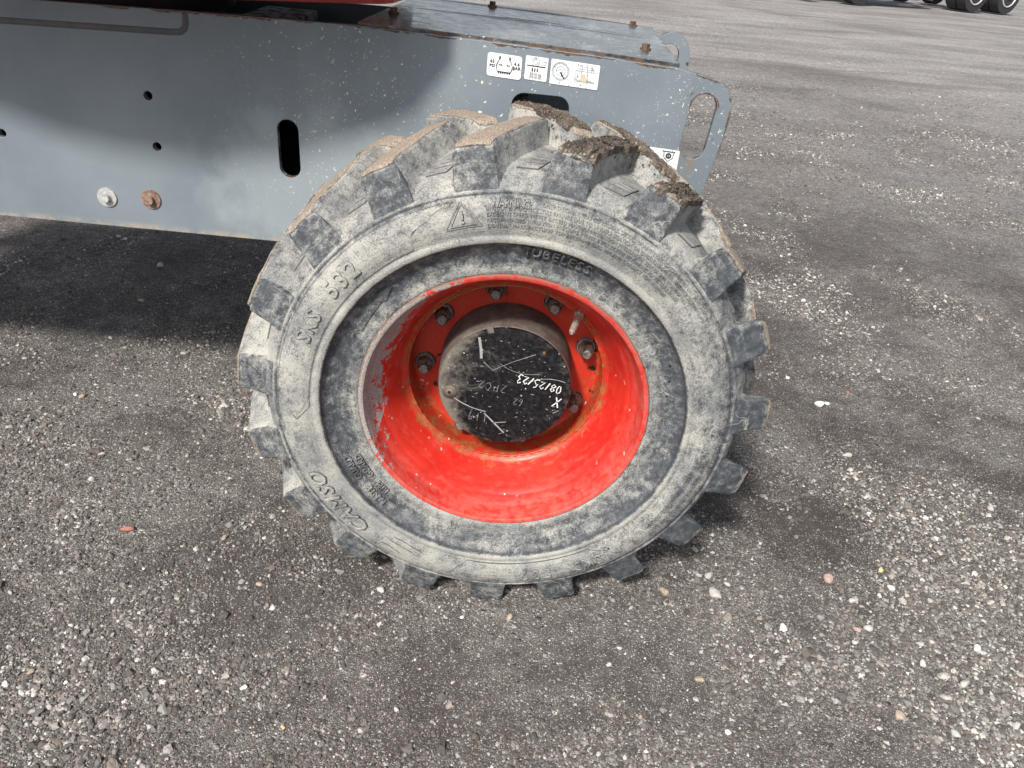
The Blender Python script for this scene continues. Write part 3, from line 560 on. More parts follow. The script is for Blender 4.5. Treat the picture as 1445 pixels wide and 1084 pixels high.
letters('SKS', 148, .3250, .0310, .0026, .0008, .98, .95); letters('532', 165, .3250, .0330, .0026, .0014, .98, .95)
letters('TUBELESS', 12.0, .2705, .0215, .0038, .0010, 1.0, .93)
letters('WARNING:', -2.6, .3420, .0150, .0020, .0006, .90, .80)
small = ['ONLY SPECIALLY TRAINED PERSONS SHOULD MOUNT TYRES. SERIOUS INJURY MAY RESULT FROM', 'UNSOUND PRACTICE. TIRE FAILURE DUE TO UNDERINFLATION OR OVERLOADING OR MISAPPLICATION', 'EXCESSIVE SPEED. NEVER EXCEED MAXIMUM INFLATION PRESSURE OF TIRE OR RIM. FOLLOW RIM',
         'RECOMMENDED INFLATION PRESSURE. NEVER INFLATE TIRE BEYOND 35 PSI TO SEAT BEADS', 'CONSULT MANUFACTURER FOR RECOMMENDED RIM AND CORRECT TIRE PRESSURE']
for i, t_ in enumerate(small): joinmesh('raised_text_line', [arctext(t_, 4.2 if i == 0 else -8.6, .3440-.0078*i-.0005, .0074, .0013, .0, 1.10, 'LEFT', sx=(.84 if i == 0 else .90))], M['tyre'], tyre, kind='stuff')
tri = [(-14.3, .3440), (-17.6, .3160), (-11.0, .3165)]
raised(poly_ring(tri, w=.0009, h=.0018)+poly_ring([(-14.3, .3475), (-18.9, .3128), (-9.8, .3132)], w=.0006, h=.0014), 'raised_triangle')
letters('!', -14.3, .3260, .0230, .0026, .0008)
letters('CAMSO', -127, .3235, .0385, .0034, .0012, 1.08, .95, .22)
for pp in ([(-152, .3320, .3300), (-147, .337, .326), (-145.5, .3375, .3285)], [(-156, .3200, .3180), (-147, .3235, .3140), (-145, .3240, .3120)], [(-158, .3110, .3095), (-150, .3125, .3045), (-147.5, .3120, .3050)]): raised([panel(pp, h=.0018)], 'raised_emblem')
letters('RIM', -132.2, .2545, .0140, .0032, .0005); letters('GUARD', -120.5, .2545, .0140, .0032, .0005, .98)
letters('JANTE', -133.2, .2700, .0140, .0032, .0005, .98); letters('GUARD', -119, .2700, .0140, .0032, .0005, .98)
for r_ in (.2615, .2640): raised([ribbon_arc(-143, -110, r_, w=.0006, h=.0014, n=24)], 'raised_line')
letters('12-16.5 NHS', 155, .2690, .0115, .0018, .0003, .9)
for t_, th, r_, z_ in (('TREAD 6 PLIES NYLON SIDEWALL 6 PLIES', 112, .3330, .0085), ('MAX LOAD AT MAX INFLATION', 113, .3180, .0078), ('MAX SPEED 40 KM/H', 94, .3420, .0085)): joinmesh('raised_text_line', [arctext(t_, th, r_, z_, .0018, .0002, 1.08)], M['tyre'], tyre, kind='stuff')
raised([panel([(-62, .2600, .2515), (-56, .2640, .2535), (-48, .2670, .2570), (-47.6, .2720, .2530), (-42, .2662, .2650)], h=.0016)], 'raised_arrow')
# mould vents: small dark pips
bm = bmesh.new()
for th, rr in ((66, .268), (72, .262), (140, .315), (78, .256)):
    t = R(th); p = Vector((rr*math.sin(t), -(surf_s(rr)+.0004), C.z+rr*math.cos(t))); cyl(bm, p+Vector((0, .002, 0)), p-Vector((0, .0004, 0)), .0022, .0018, 10)
bmo('vent_pip', bm, M['black'], tyre)
# --- caked earth on the upper right lugs
def mud_blob(th, s0, s1, hw, sh, rtop, seed, thick=.007, side=0):
    bm = bmesh.new(); nu, nv = 34, 26; g = []; r_ = np.random.default_rng(seed)
    A = np.linspace(0, 1, nu); B = np.linspace(-1, 1, nv)
    for i, a_ in enumerate(A):
        row = []
        for j, b_ in enumerate(B):
            n_ = float(fbm(np.array([a_*7+seed]), np.array([b_*4+seed*2]), 4, seed)[0]); edge = max(0, 1-max(abs(b_)**4, abs(a_*2-1)**6)-.05)
            s = s0+(s1-s0)*a_; ang = R(th+sh[0]+(sh[1]-sh[0])*a_)+(b_*hw*(1-.30*max(0, a_-.15))*(1+.22*(n_-.5)))/.41
            ss = s+.010*(n_-.5)
            rt_ = float(np.interp(-abs(s), [-.127, -.119, -.08, -.02, 0], [.4140, .4195, .4225, .4243, .4243]))
            rr = rt_-.004+(.0048+thick*max(-.05, n_*1.7-.55)+r_.normal(0, .0009))*min(1, edge*6) if edge > 0 else rt_-.006
            row.append(bm.verts.new((rr*math.sin(ang), -ss, C.z+rr*math.cos(ang))))
        g.append(row)
    for i in range(nu-1):
        for j in range(nv-1): bm.faces.new((g[i][j], g[i+1][j], g[i+1][j+1], g[i][j+1]))
    me = bpy.data.meshes.new('mud'); bmesh.ops.recalc_face_normals(bm, faces=bm.faces); bm.to_mesh(me); bm.free(); return me
def lugth(k_): return TH0+k_*PITCH
mu = [mud_blob(lugth(1), .1285, -.018, .0265, (.1, 11.8), .417, 3, .0065), mud_blob(lugth(2), .1285, .012, .0262, (.1, 9.4), .416, 5, .0060), mud_blob(lugth(.5), -.1285, .012, .0262, (.1, 11.), .415, 8, .006), mud_blob(lugth(1.5), -.1285, .018, .0262, (.1, 11.8), .416, 9, .006)]
mud = joinmesh('mud_cake', mu, M['mud'], tyre)
bm = bmesh.new()
for q in range(70):
    ang = R(random.uniform(4, 36)); s = random.uniform(-.03, .125)*random.random()**.3; rr = .408+random.gauss(.006, .004); z_ = random.uniform(.0010, .0024)
    p = Vector((rr*math.sin(ang), -s, C.z+rr*math.cos(ang))); vv = bmesh.ops.create_icosphere(bm, subdivisions=1, radius=z_, matrix=Matrix.Translation(p))['verts']
    for v in vv: v.co += Vector((random.gauss(0, z_*.2), random.gauss(0, z_*.2), random.gauss(0, z_*.2)))
bmo('mud_crumbs', bm, M['mud'], tyre, False, kind='stuff')
# --- rim
RP = [(.214, .100), (.219, .1215), (.2215, .1255), (.2250, .1278), (.2285, .1275), (.2302, .1250), (.2300, .1215)]
DISH = [(.2215, .1245), (.2195, .1205), (.2172, .110), (.2150, .1010), (.2128, .0960), (.2080, .0900), (.2052, .0830), (.2030, .0790), (.1985, .0745), (.1962, .0670), (.1940, .0630), (.1905, .0560), (.1850, .0430), (.1810, .0350), (.1775, .0280), (.1760, .0240), (.1725, .0195), (.1690, .0175), (.1665, .0160), (.1648, .0125), (.1640, .0060), (.1640, -.024), (.1625, -.0305), (.1580, -.0345), (.150, -.0350), (.105, -.0350)]
vs, fs = revolve(DISH[::-1]+RP[2:], 160); me = mesh('rim', [Vector(v)+C for v in vs], fs); recalc(me); autosmooth(me, 40); rim = part('rim', me, M['rim'])
# weld bead where dish meets barrel
bm = bmesh.new(); prev = None; first = None; n = 220
for i in range(n+1):
    t = 2*math.pi*i/n; row = []
    rb = .0021+.0006*math.sin(i*1.9)+random.uniform(-.0003, .0003)
    for j in range(6):
        p = 2*math.pi*j/6; rr = .1660+rb*math.cos(p); s = .0155+rb*math.sin(p); row.append(bm.verts.new((rr*math.sin(t), -s, C.z+rr*math.cos(t))) if i < n else first[j])
    if i == 0: first = row
    if prev:
        for j in range(6): bm.faces.new((prev[j], prev[(j+1) % 6], row[(j+1) % 6], row[j]))
    prev = row
bmesh.ops.recalc_face_normals(bm, faces=bm.faces); bmo('weld_bead', bm, M['rim'], rim, True)
# lug nuts
def nut_mesh():
    bm = bmesh.new(); cyl(bm, (0, .003, 0), (0, -.006, 0), .0190, .0160, 24); cyl(bm, (0, -.004, 0), (0, -.020, 0), .0150, .0138, 6); cyl(bm, (0, -.019, 0), (0, -.0225, 0), .0125, .0095, 12)
    for f_ in bm.faces: f_.material_index = 0
    n0 = len(bm.faces); cyl(bm, (0, -.020, 0), (0, -.0340, 0), .0088, .0088, 16); cyl(bm, (0, -.0340, 0), (0, -.0358, 0), .0088, .0066, 16)
    bm.faces.ensure_lookup_table()
    for i in range(n0, len(bm.faces)): bm.faces[i].material_index = 1
    me = bpy.data.meshes.new('lug_nut'); bm.to_mesh(me); bm.free(); me.materials.append(M['rust']); me.materials.append(M['stud']); autosmooth(me, 30); return me
nm_ = nut_mesh()
for i, th in enumerate((-95, -53.5, -11.5, 30, 71.5, 117, 163, 210)):
    o = link('lug_nut', nm_, None, rim); t = R(th); o.location = (.1415*math.sin(t), .035, C.z+.1415*math.cos(t)); o.rotation_euler = (0, random.uniform(0, 1), 0)
# valve stem
vb = Vector((.111, -.017, C.z+.131)); vt = Vector((.0945, -.074, C.z+.117)); vd = (vt-vb).normalized()
bm = bmesh.new(); cyl(bm, vb-vd*.006, vb+vd*.003, .0105, .0095, 16); bmo('valve_grommet', bm, M['rust'], rim, True)
bm = bmesh.new(); cyl(bm, vb, vb+vd*.011, .0088, .0086, 6); cyl(bm, vb+vd*.011, vb+vd*.026, .0066, .0056, 14)
for q in range(5): cyl(bm, vb+vd*(.026+q*.0052), vb+vd*(.030+q*.0052), .0058-q*.0002, .0058-q*.0002, 12); cyl(bm, vb+vd*(.030+q*.0052), vb+vd*(.0312+q*.0052), .0047, .0047, 10)
cyl(bm, vb+vd*.051, vb+vd*.0565, .0036, .0030, 12); me = bpy.data.meshes.new('valve_stem'); bm.to_mesh(me); bm.free(); autosmooth(me); link('valve_stem', me, M['brass'], rim)
# --- hub
HP = [(.1135, -.0345), (.1135, -.0200), (.1128, .0), (.1116, .0400), (.1108, .0505), (.1090, .0530), (.1060, .0540)]
vs, fs = revolve(HP, 128); me = mesh('hub_drum', [Vector(v)+C for v in vs], fs); recalc(me); autosmooth(me, 30); hub = part('hub_drum', me, M['drum'])
CP = [(0.0001, .0572), (.050, .0572), (.1050, .0570), (.1088, .0562), (.1098, .0540), (.1095, .0500)]
vs, fs = revolve(CP, 128)
nv = []
for v in vs:
    v = Vector(v); a_ = math.atan2(v.x, v.z); r_ = math.hypot(v.x, v.z)
    nv.append(v+C)
me = mesh('hub_cap', nv, fs); recalc(me); autosmooth(me, 30); link('hub_cap', me, M['cap'], hub)
bm = bmesh.new(); p = Vector((-.0905, 0, C.z-.0165)); cyl(bm, p+Vector((0, -.0560, 0)), p+Vector((0, -.0588, 0)), .0125, .0118, 28); bmo('plug', bm, M['drum'], hub, True)
bm = bmesh.new(); cyl(bm, p+Vector((0, -.0580, 0)), p+Vector((0, -.0594, 0)), .0062, .0050, 20); bmo('plug_socket', bm, M['rustw'], hub, True)
bm = bmesh.new(); cyl(bm, p+Vector((0, -.0590, 0)), p+Vector((0, -.0597, 0)), .0033, .0033, 6); bmo('plug_hole', bm, M['black'], hub)
box_bm = bmesh.new(); box(box_bm, (-.0310, -.0566, C.z+.1045), (.010, .0030, .011), Matrix.Rotation(R(-16), 3, 'Y')); bmo('cap_notch', box_bm, M['drum'], hub)
# marker writing and scratches lie on the cap face (x, z in its plane)
def cap_flat(me, loc, rot, h=.0004):
    c, s = math.cos(R(rot)), math.sin(R(rot))
    for v in me.vertices: x, y, z = v.co; v.co = (loc[0]+c*x-s*y, -(.0574+h+z), C.z+loc[1]+s*x+c*y)
    return me
def stroke(pts, w):
    bm = bmesh.new(); prev = None
    for i, p in enumerate(pts):
        a_ = Vector(pts[max(0, i-1)]); b_ = Vector(pts[min(len(pts)-1, i+1)]); d = (b_-a_).normalized(); q = Vector((-d.y, d.x))*w*(random.uniform(.6, 1.1))
        row = (bm.verts.new((p[0]+q.x, p[1]+q.y, 0)), bm.verts.new((p[0]-q.x, p[1]-q.y, 0)))
        if prev: bm.faces.new((prev[0], prev[1], row[1], row[0]))
        prev = row
    me = bpy.data.meshes.new('s'); bm.to_mesh(me); bm.free(); return me
def arc_pts(cx, cy, rad, a0, a1, n=14): return [(cx+rad*math.cos(R(a0+(a1-a0)*i/n)), cy+rad*math.sin(R(a0+(a1-a0)*i/n))) for i in range(n+1)]
# date digits: hand strokes, upside down as in the photo
DIG = {'0': [[(.1, .5), (.2, .95), (.6, .95), (.7, .5), (.6, .05), (.2, .05), (.1, .5)]], '8': [[(.4, .5), (.1, .75), (.4, 1), (.7, .75), (.4, .5), (.05, .25), (.4, 0), (.75, .25), (.4, .5)]], '/': [[(.1, 0), (.6, 1)]], '2': [[(.1, .8), (.4, 1), (.7, .75), (.1, .05), (.75, .05)]],
       '5': [[(.7, 1), (.2, 1), (.15, .55), (.5, .6), (.7, .3), (.45, 0), (.1, .08)]], '3': [[(.1, .9), (.5, 1), (.65, .75), (.3, .52), (.7, .3), (.45, 0), (.1, .1)]], 'X': [[(.05, 0), (.8, 1)], [(.05, 1), (.75, 0)]], '1': [[(.4, 0), (.4, 1)]], 'P': [[(.15, 0), (.15, 1), (.6, .95), (.6, .55), (.15, .5)]], 'C': [[(.7, .85), (.4, 1), (.1, .5), (.4, 0), (.7, .15)]], '6': [[(.6, 1), (.2, .6), (.15, .2), (.5, 0), (.7, .3), (.2, .45)]], '9': [[(.6, .6), (.2, .5), (.2, .9), (.6, .95), (.65, .5), (.5, 0)]]}
def hand(txt, size, w, gap=.95, wob=.05):
    out = []; x = 0
    for ch in txt:
        if ch != ' ':
            for st in DIG[ch]: out.append(stroke([((x+p[0]+random.gauss(0, wob))*size*.72, (p[1]-.5+random.gauss(0, wob))*size) for p in st], w))
        x += gap if ch != '/' else .75
    L_ = x*size*.72
    for me in out:
        for v in me.vertices: v.co.x -= L_/2
    return out
wr = [cap_flat(me, (.056, .0135), 168) for me in hand('08/25/23', .0150, .00105)]+[cap_flat(me, (.0885, -.0185), 165) for me in hand('X', .0185, .0014, wob=.02)]
joinmesh('date_marking', wr, M['marker'], hub)
wr = [cap_flat(me, (-.022, .001), 172) for me in hand('2PC2', .0150, .0005, 1.15)]+[cap_flat(me, (-.042, -.061), 172) for me in hand('119', .0150, .0005, 1.15)]+[cap_flat(me, (.024, -.024), 175) for me in hand('62', .0125, .0005, 1.)]
joinmesh('faded_writing', wr, M['greyink'], hub)
sc = []
for a_, w_ in ((arc_pts(-.010, .075, .125, 205, 262), .0009), (arc_pts(.075, -.045, .070, 62, 118), .0007), (arc_pts(.035, .105, .075, 232, 285), .0004)):
    a_ = [q for q in a_ if math.hypot(*q) < .105]
    if len(a_) > 2: sc.append(stroke(a_, w_))
sc += [stroke([(-.048, .090), (-.044, .07), (-.042, .052)], .0022), stroke([(-.030, -.052), (-.012, -.070), (.006, -.088)], .0012), stroke([(-.014, -.070), (.008, -.066)], .0010), stroke([(-.038, .046), (-.022, .032), (.008, .050), (.045, .068)], .0005), stroke([(.085, -.040), (.094, -.034)], .0007)]
for q in range(120):
    x, z_ = random.uniform(-.09, .09), random.uniform(-.095, .09)
    if math.hypot(x, z_) < .098: l = random.uniform(.0012, .006); a_ = random.uniform(0, 3.1); sc.append(stroke([(x, z_), (x+l*math.cos(a_), z_+l*math.sin(a_)*.5)], random.uniform(.0002, .0006)))
random.seed(5); joinmesh('cap_scratches', [cap_flat(me, (0, 0), 0, .0002) for me in sc], M['faint'], hub, kind='stuff')
# ------------------------------------------------------------------ chassis plates
YP = .25
def rounded(cx, cz, w, h, tilt=0., n=12):
    """stadium slot, long axis vertical"""
    r = w/2; p = [(r*math.cos(a_), h/2-r+r*math.sin(a_)) for a_ in np.linspace(0, math.pi, n)]+[(r*math.cos(a_), -h/2+r+r*math.sin(a_)) for a_ in np.linspace(math.pi, 2*math.pi, n)]
    c, s = math.cos(R(tilt)), math.sin(R(tilt)); return [(cx+c*x+s*z, cz-s*x+c*z) for x, z in p]
def circ(cx, cz, r, n=20): return [(cx+r*math.cos(2*math.pi*i/n), cz+r*math.sin(2*math.pi*i/n)) for i in range(n)]
def rrect(x0, x1, z0, z1, r, n=5):
    p = []
    for cx, cz, a0 in ((x1-r, z1-r, 0), (x0+r, z1-r, 90), (x0+r, z0+r, 180), (x1-r, z0+r, 270)): p += [(cx+r*math.cos(R(a0+90*i/n)), cz+r*math.sin(R(a0+90*i/n))) for i in range(n+1)]
    return p
outer = [(-2.0, .504), (.10, .504), (.235, .515), (.29, .565), (.327, .677), (.343, .760), (.3475, .800), (.3480, .822), (.3440, .838), (.3370, .851), (.327, .861), (.315, .867), (.300, .8705), (.244, .8800), (.10, .8870), (-.10, .8930), (-.29, .8965), (-.50, .8935), (-.75, .8880), (-1.1, .880), (-2.0, .865)]
def dense(pts, step=.02):
    o_ = []
    for a_, b_ in zip(pts, pts[1:]+pts[:1]):
        n = max(1, int(math.dist(a_, b_)/step)); o_ += [(a_[0]+(b_[0]-a_[0])*i/n, a_[1]+(b_[1]-a_[1])*i/n) for i in range(n)]
    return o_
holes = [rounded(-.4240, .6810, .0400, .1060, -1.), rounded(.2975, .7885, .0480, .1150, 5.), circ(-.6669, .7503, .0088), circ(-.6628, .6623, .0088), circ(-.9412, .6594, .0088), rrect(-.0330, .0700, .740, .8180, .022)]
def plate(y, name, th=.006, hl=holes, drop=0.):
    ol = [(x, z-drop if z > .86 and x < .25 else z) for x, z in outer]
    me = curve_mesh([ol]+hl, th, .0012)
    for v in me.vertices: x, z, h = v.co; v.co = (x, y+th-h, z)
    bm = bmesh.new(); bm.from_mesh(me); bmesh.ops.remove_doubles(bm, verts=bm.verts, dist=.00005); bmesh.ops.recalc_face_normals(bm, faces=bm.faces); bm.to_mesh(me); bm.free()
    return part(name, me, M['plate'], smooth=False)
side = plate(YP, 'side_plate'); far_side = plate(.76, 'side_plate', drop=.035); far_side.location = (.010, 0, .018)
# rust rim as its own raised scale round the edges: thin irregular ribbon just proud of the paint
def edge_scale(loop, wmin, wmax, seed, closed=True, y=YP, prob=.9):
    r_ = random.Random(seed); bm = bmesh.new(); L_ = dense(loop, .003); L_ = L_ if closed else [p for p in L_ if True][:len(L_)-int(math.dist(loop[-1], loop[0])/.003)]; n = len(L_); prev = None; cen = Vector((sum(p[0] for p in L_)/n, sum(p[1] for p in L_)/n)); w = wmin; first = None
    for i in range(n):
        a_ = Vector(L_[i-1] if closed else L_[max(0, i-1)]); b_ = Vector(L_[(i+1) % n] if closed else L_[min(n-1, i+1)]); d = (b_-a_).normalized(); q = Vector((-d.y, d.x))
        w += (r_.uniform(wmin, wmax)-w)*.5; p = Vector(L_[i]); ww = w*max(0., min(1.2, (float(fbm(np.array([p.x*26+seed]), np.array([p.y*26]), 4, seed)[0])-.40)*7))
        row = (bm.verts.new((p.x, y-.0018, p.y)), bm.verts.new((p.x+q.x*ww, y-.0018, p.y+q.y*ww)))
        if prev: bm.faces.new((prev[0], prev[1], row[1], row[0]))
        else: first = row
        prev = row
    if closed: bm.faces.new((prev[0], prev[1], first[1], first[0]))
    return bm
def orient(loop, out=True):
    A_ = sum(a_[0]*b_[1]-b_[0]*a_[1] for a_, b_ in zip(loop, loop[1:]+loop[:1])); return loop if (A_ > 0) else loop[::-1]
rs = orient(holes[1])[::-1]   # hole: normal must point away from the hole
bm = edge_scale(rs, .0004, .0040, 4); bmesh.ops.recalc_face_normals(bm, faces=bm.faces); bmo('rust_scale', bm, M['rustd'], side)
bm = edge_scale(outer[2:19], .0002, .0042, 9, False); bmesh.ops.recalc_face_normals(bm, faces=bm.faces); bmo('rust_scale', bm, M['rustd'], side)
# fine flecks of pale earth along the lower edge handled in the paint material
# weld/sealant seam at upper left
def seam(pts, w):
    bm = bmesh.new(); prev = None; D = []
    for a_, b_ in zip(pts, pts[1:]):
        n = max(1, int(math.dist(a_, b_)/.006)); D += [(a_[0]+(b_[0]-a_[0])*i/n, a_[1]+(b_[1]-a_[1])*i/n) for i in range(n)]
    D.append(pts[-1])
    for i, p in enumerate(D):
        a_ = Vector(D[max(0, i-1)]); b_ = Vector(D[min(len(D)-1, i+1)]); d = (b_-a_).normalized(); q = Vector((-d.y, d.x)); row = []
        for f_, h in ((-1, .001), (-.6, -.0028), (0, -.0040+random.uniform(-.0005, .0005)), (.6, -.0028), (1, .001)): row.append(bm.verts.new((p[0]+q.x*w*f_*random.uniform(.96, 1.04), YP+h, p[1]+q.y*w*f_)))
        if prev:
            for j in range(4): bm.faces.new((prev[j], prev[j+1], row[j+1], row[j]))
        prev = row
    bmesh.ops.recalc_face_normals(bm, faces=bm.faces); return bm
bmo('weld_seam', seam([(-1.9, .838), (-.900, .8500), (-.612, .8585), (-.597, .8600), (-.589, .866), (-.5865, .875), (-.5865, .889)], .0068), M['seam'], side, True)
# bolts with washers
for (x, z_), mt in (((-.7689, .5588), 'zinc'), ((-.6867, .5629), 'rustw')):
    bm = bmesh.new(); cyl(bm, (x, YP+.001, z_), (x, YP-.004, z_), .0185, .0178, 32); o = bmo('washer', bm, M[mt], side, False)
    bm = bmesh.new(); cyl(bm, (x-.001, YP-.003, z_), (x-.001, YP-.0125, z_), .0088, .0078, 14); bmo('bolt_head', bm, M['zinc' if mt == 'zinc' else 'rustw'], side)
# --- decals: thin printed sheets
def decal(x0, x1, z0, z1, rr, shear, name='decal', hl=None):
    me = curve_mesh([rrect(x0, x1, z0, z1, rr)], .0002)
    for v in me.vertices: x, z, h = v.co; v.co = (x, YP-.0022-h, z+(x-x0)*shear)
    return part(name, me, M['white'])
def dstroke(pts, w, x0, shear, mat=None):
    me = stroke(pts, w*1.7); 
    for v in me.vertices: x, z, h = v.co; v.co = (x, YP-.0028, z+(x-x0)*shear)
    return me
def dtext(t_, x, z_, size, x0, shear, **kw):
    me = text_mesh(t_, size*1.15, 0, .0003, 1.12, **kw)
    for v in me.vertices: a_, b_, h = v.co; v.co = (x+a_, YP-.0028, z_+b_+(x+a_-x0)*shear)
    return me
def dpoly(pts, x0, shear):
    bm = bmesh.new(); bm.faces.new([bm.verts.new((x, YP-.0029, z+(x-x0)*shear)) for x, z in pts]); me = bpy.data.meshes.new('d'); bm.to_mesh(me); bm.free(); return me
SH = -.045
# 1: tyre pressure
x0, x1, z0, z1 = -.0788, -.0200, .8400, .8775; d1 = decal(x0, x1, z0, z1, .005, SH); cx = (x0+x1)/2; I = []
for sg in (-1, 1):
    I.append(dstroke([(cx+sg*.0085, .8730), (cx+sg*.0080, .8700), (cx+sg*.0105, .8660), (cx+sg*.0132, .8600), (cx+sg*.0132, .8540), (cx+sg*.0105, .8485)], .00045, x0, SH)); I.append(dpoly([(cx+sg*.0098, .8740), (cx+sg*.0072, .8735), (cx+sg*.0070, .8695), (cx+sg*.0090, .8680), (cx+sg*.0100, .8700)][::sg], x0, SH))
    I.append(dpoly([(cx+sg*.0028, .8600), (cx+sg*.0058, .8617), (cx+sg*.0058, .8606), (cx+sg*.0100, .8606), (cx+sg*.0100, .8594), (cx+sg*.0058, .8594), (cx+sg*.0058, .8583)], x0, SH))
I.append(dstroke([(cx-.0110, .8490), (cx+.0110, .8490)], .0006, x0, SH))
for i in range(6): xx = cx-.0095+i*.0038; I.append(dpoly([(xx-.0016, .8488), (xx+.0016, .8488), (xx+.0006, .8458), (xx-.0006, .8458)], x0, SH))
I += [dtext('65', x0+.0085, .8640, .0062, x0, SH), dtext('PSI', x0+.0085, .8570, .0060, x0, SH), dtext('4.6', x1-.0085, .8640, .0062, x0, SH), dtext('BAR', x1-.0085, .8575, .0060, x0, SH)]
joinmesh('print', I, M['ink'], d1)
# 2: tyre over ground with figures
x0, x1, z0, z1 = -.0142, .0242, .8402, .8782; d2 = decal(x0, x1, z0, z1, .002, SH); cx = .003; I = []
for rr_ in (.0068, .0040): I.append(dstroke(circ(cx, .8700, rr_, 24)+[circ(cx, .8700, rr_, 24)[0]], .0003, x0, SH))
joinmesh('print', I+[dtext('3316 kg', .0045, .8500, .0048, x0, SH), dtext('(7310 lb)', .0045, .8450, .0046, x0, SH), dstroke(rrect(.0135, .0210, .8665, .8715, .001)+[(.0210, .8705)], .0003, x0, SH)], M['greyink'], d2)
I = [dstroke([(x0+.003, .8630), (x1-.004, .8630)], .0006, x0, SH)]
for i in range(3): xx = cx-.0045+i*.0042; I.append(dpoly([(xx-.0010, .8540), (xx+.0010, .8540), (xx+.0010, .8585), (xx, .8610), (xx-.0010, .8585)], x0, SH))
joinmesh('print', I, M['ink'], d2)
# 3: gauge with wrench and machine drawing
x0, x1, z0, z1 = .0293, .1125, .8372, .8770; d3 = decal(x0, x1, z0, z1, .002, SH); I = []; cx, cz = .0465, .8590
for rr_ in (.0145, .0128, .0075, .0035): I.append(dstroke(circ(cx, cz, rr_, 28)+[circ(cx, cz, rr_, 28)[0]], .0003, x0, SH))
for i in range(24): a_ = 2*math.pi*i/24; I.append(dstroke([(cx+.0108*math.cos(a_), cz+.0108*math.sin(a_)), (cx+.0125*math.cos(a_), cz+.0125*math.sin(a_))], .0002, x0, SH))
for q in range(4): I.append(dstroke([(.0720+q*.0035, .8470+q*.0012), (.0720+q*.0035, .8640+q*.0035), (.1080-q*.0030, .8640+q*.0035), (.1080-q*.0030, .8470+q*.0012), (.0720+q*.0035, .8470+q*.0012)], .00025, x0, SH))
I += [dstroke([(.0905, .8740), (.0930, .8560), (.0935, .8480)], .0003, x0, SH), dtext('4', .0755, .8730, .0035, x0, SH)]
joinmesh('print', I, M['greyink'], d3)
joinmesh('print', [dstroke([(cx, cz-.001), (cx+.0045, cz-.0085)], .0009, x0, SH), dpoly([(cx+.0035, cz-.0080), (cx+.0052, cz-.0072), (cx+.0088, cz-.0110), (cx+.0068, cz-.0105), (cx+.0066, cz-.0128)], x0, SH)], M['ink'], d3)
joinmesh('print', [dpoly([(.0800, .8480), (.0920, .8470), (.0925, .8530), (.0890, .8590), (.0850, .8600), (.0820, .8540)], x0, SH)], M['sepia'], d3)
# 4: hook decal, half hidden by the tyre
x0, x1, z0, z1 = .2150, .2740, .7020, .7480; d4 = decal(x0, x1, z0, z1, .002, SH); I = [dstroke([(.2430, .7440), (.2660, .7440)], .0005, x0, SH)]
for i in range(6): xx = .2445+i*.004; I.append(dpoly([(xx-.0013, .7440), (xx+.0013, .7440), (xx, .7465)], x0, SH))
I += [dstroke([(.2460, .7425), (.2470, .7340), (.2550, .7270), (.2630, .7340), (.2635, .7425)], .0004, x0, SH), dstroke(circ(.2550, .7370, .0038, 16)+[(.2588, .7370)], .0009, x0, SH), dtext('S', .2550, .7370, .0050, x0, SH)]
joinmesh('print', I, M['ink'], d4)
# --- cover plate and its bolts
ZC = .8900
cov = [(-.300, .2620), (.2470, .2620), (.2720, .8300), (-.276, .8300)]
# slight fall to the right end like the plate below
def zc(x): return float(np.interp(x, [-.3, -.1, .1, .29], [.8990, .8960, .8900, .8820]))
me = curve_mesh([dense(cov, .03), rounded(-.005, .610, .010, .120, 84)], .0025, .0008)
for v in me.vertices: x, y, h = v.co; v.co = (x, y, zc(x)+h)
cover = part('cover_plate', me, M['cover'], smooth=False)
for x, y in ((.205, .40), (.225, .812), (-.27, .45), (-.10, .812)):
    bm = bmesh.new(); cyl(bm, (x, y, zc(x)+.001), (x, y, zc(x)+.0045), .0105, None, 20); cyl(bm, (x, y, zc(x)+.0045), (x, y, zc(x)+.012), .0078, None, 6); bmo('cover_bolt', bm, M['rustd'], cover)
# folded rail under the cover edge
bm = bmesh.new(); box(bm, (-.02, .272, .868), (.55, .010, .020)); bmo('cover_flange', bm, M['dark'], lift)
# inner frame between the plates, dark
bm = bmesh.new(); box(bm, (-1.02, .535, .60), (1.36, .52, .012)); bmo('belly_plate', bm, M['dark'], lift)
bm = bmesh.new(); box(bm, (-.01, .535, .70), (.012, .545, .20)); box(bm, (-.34, .535, .74), (.012, .545, .26)); bmo('cross_member', bm, M['plate'], lift)
bm = bmesh.new(); box(bm, (-1.17, .535, .800), (1.65, .52, .010)); bmo('deck_plate', bm, M['black'], lift)
bm = bmesh.new(); box(bm, (-.60, .42, .862), (.26, .10, .016)); box(bm, (-.50, .50, .85), (.10, .20, .05)); bmo('hose_guard', bm, M['plate'], lift)
# axle and drive motor behind the wheel
bm = bmesh.new(); cyl(bm, (0, .034, .405), (0, .21, .405), .085, .070, 32); cyl(bm, (0, .21, .405), (0, 1.0, .405), .055, .055, 24); bmo('axle', bm, M['dark'], lift, True)
bm = bmesh.new(); box(bm, (0, .36, .50), (.16, .16, .17)); box(bm, (0, .70, .50), (.16, .16, .17)); bmo('axle_bracket', bm, M['dark'], lift)
# back of rim barrel
vs, fs = revolve([(.1575, -.036), (.172, -.060), (.200, -.085), (.216, -.110), (.2285, -.1260)], 96); me = mesh('rim_barrel', [Vector(v)+C for v in vs], fs); recalc(me); link('rim_barrel', me, M['rim'], rim, True)
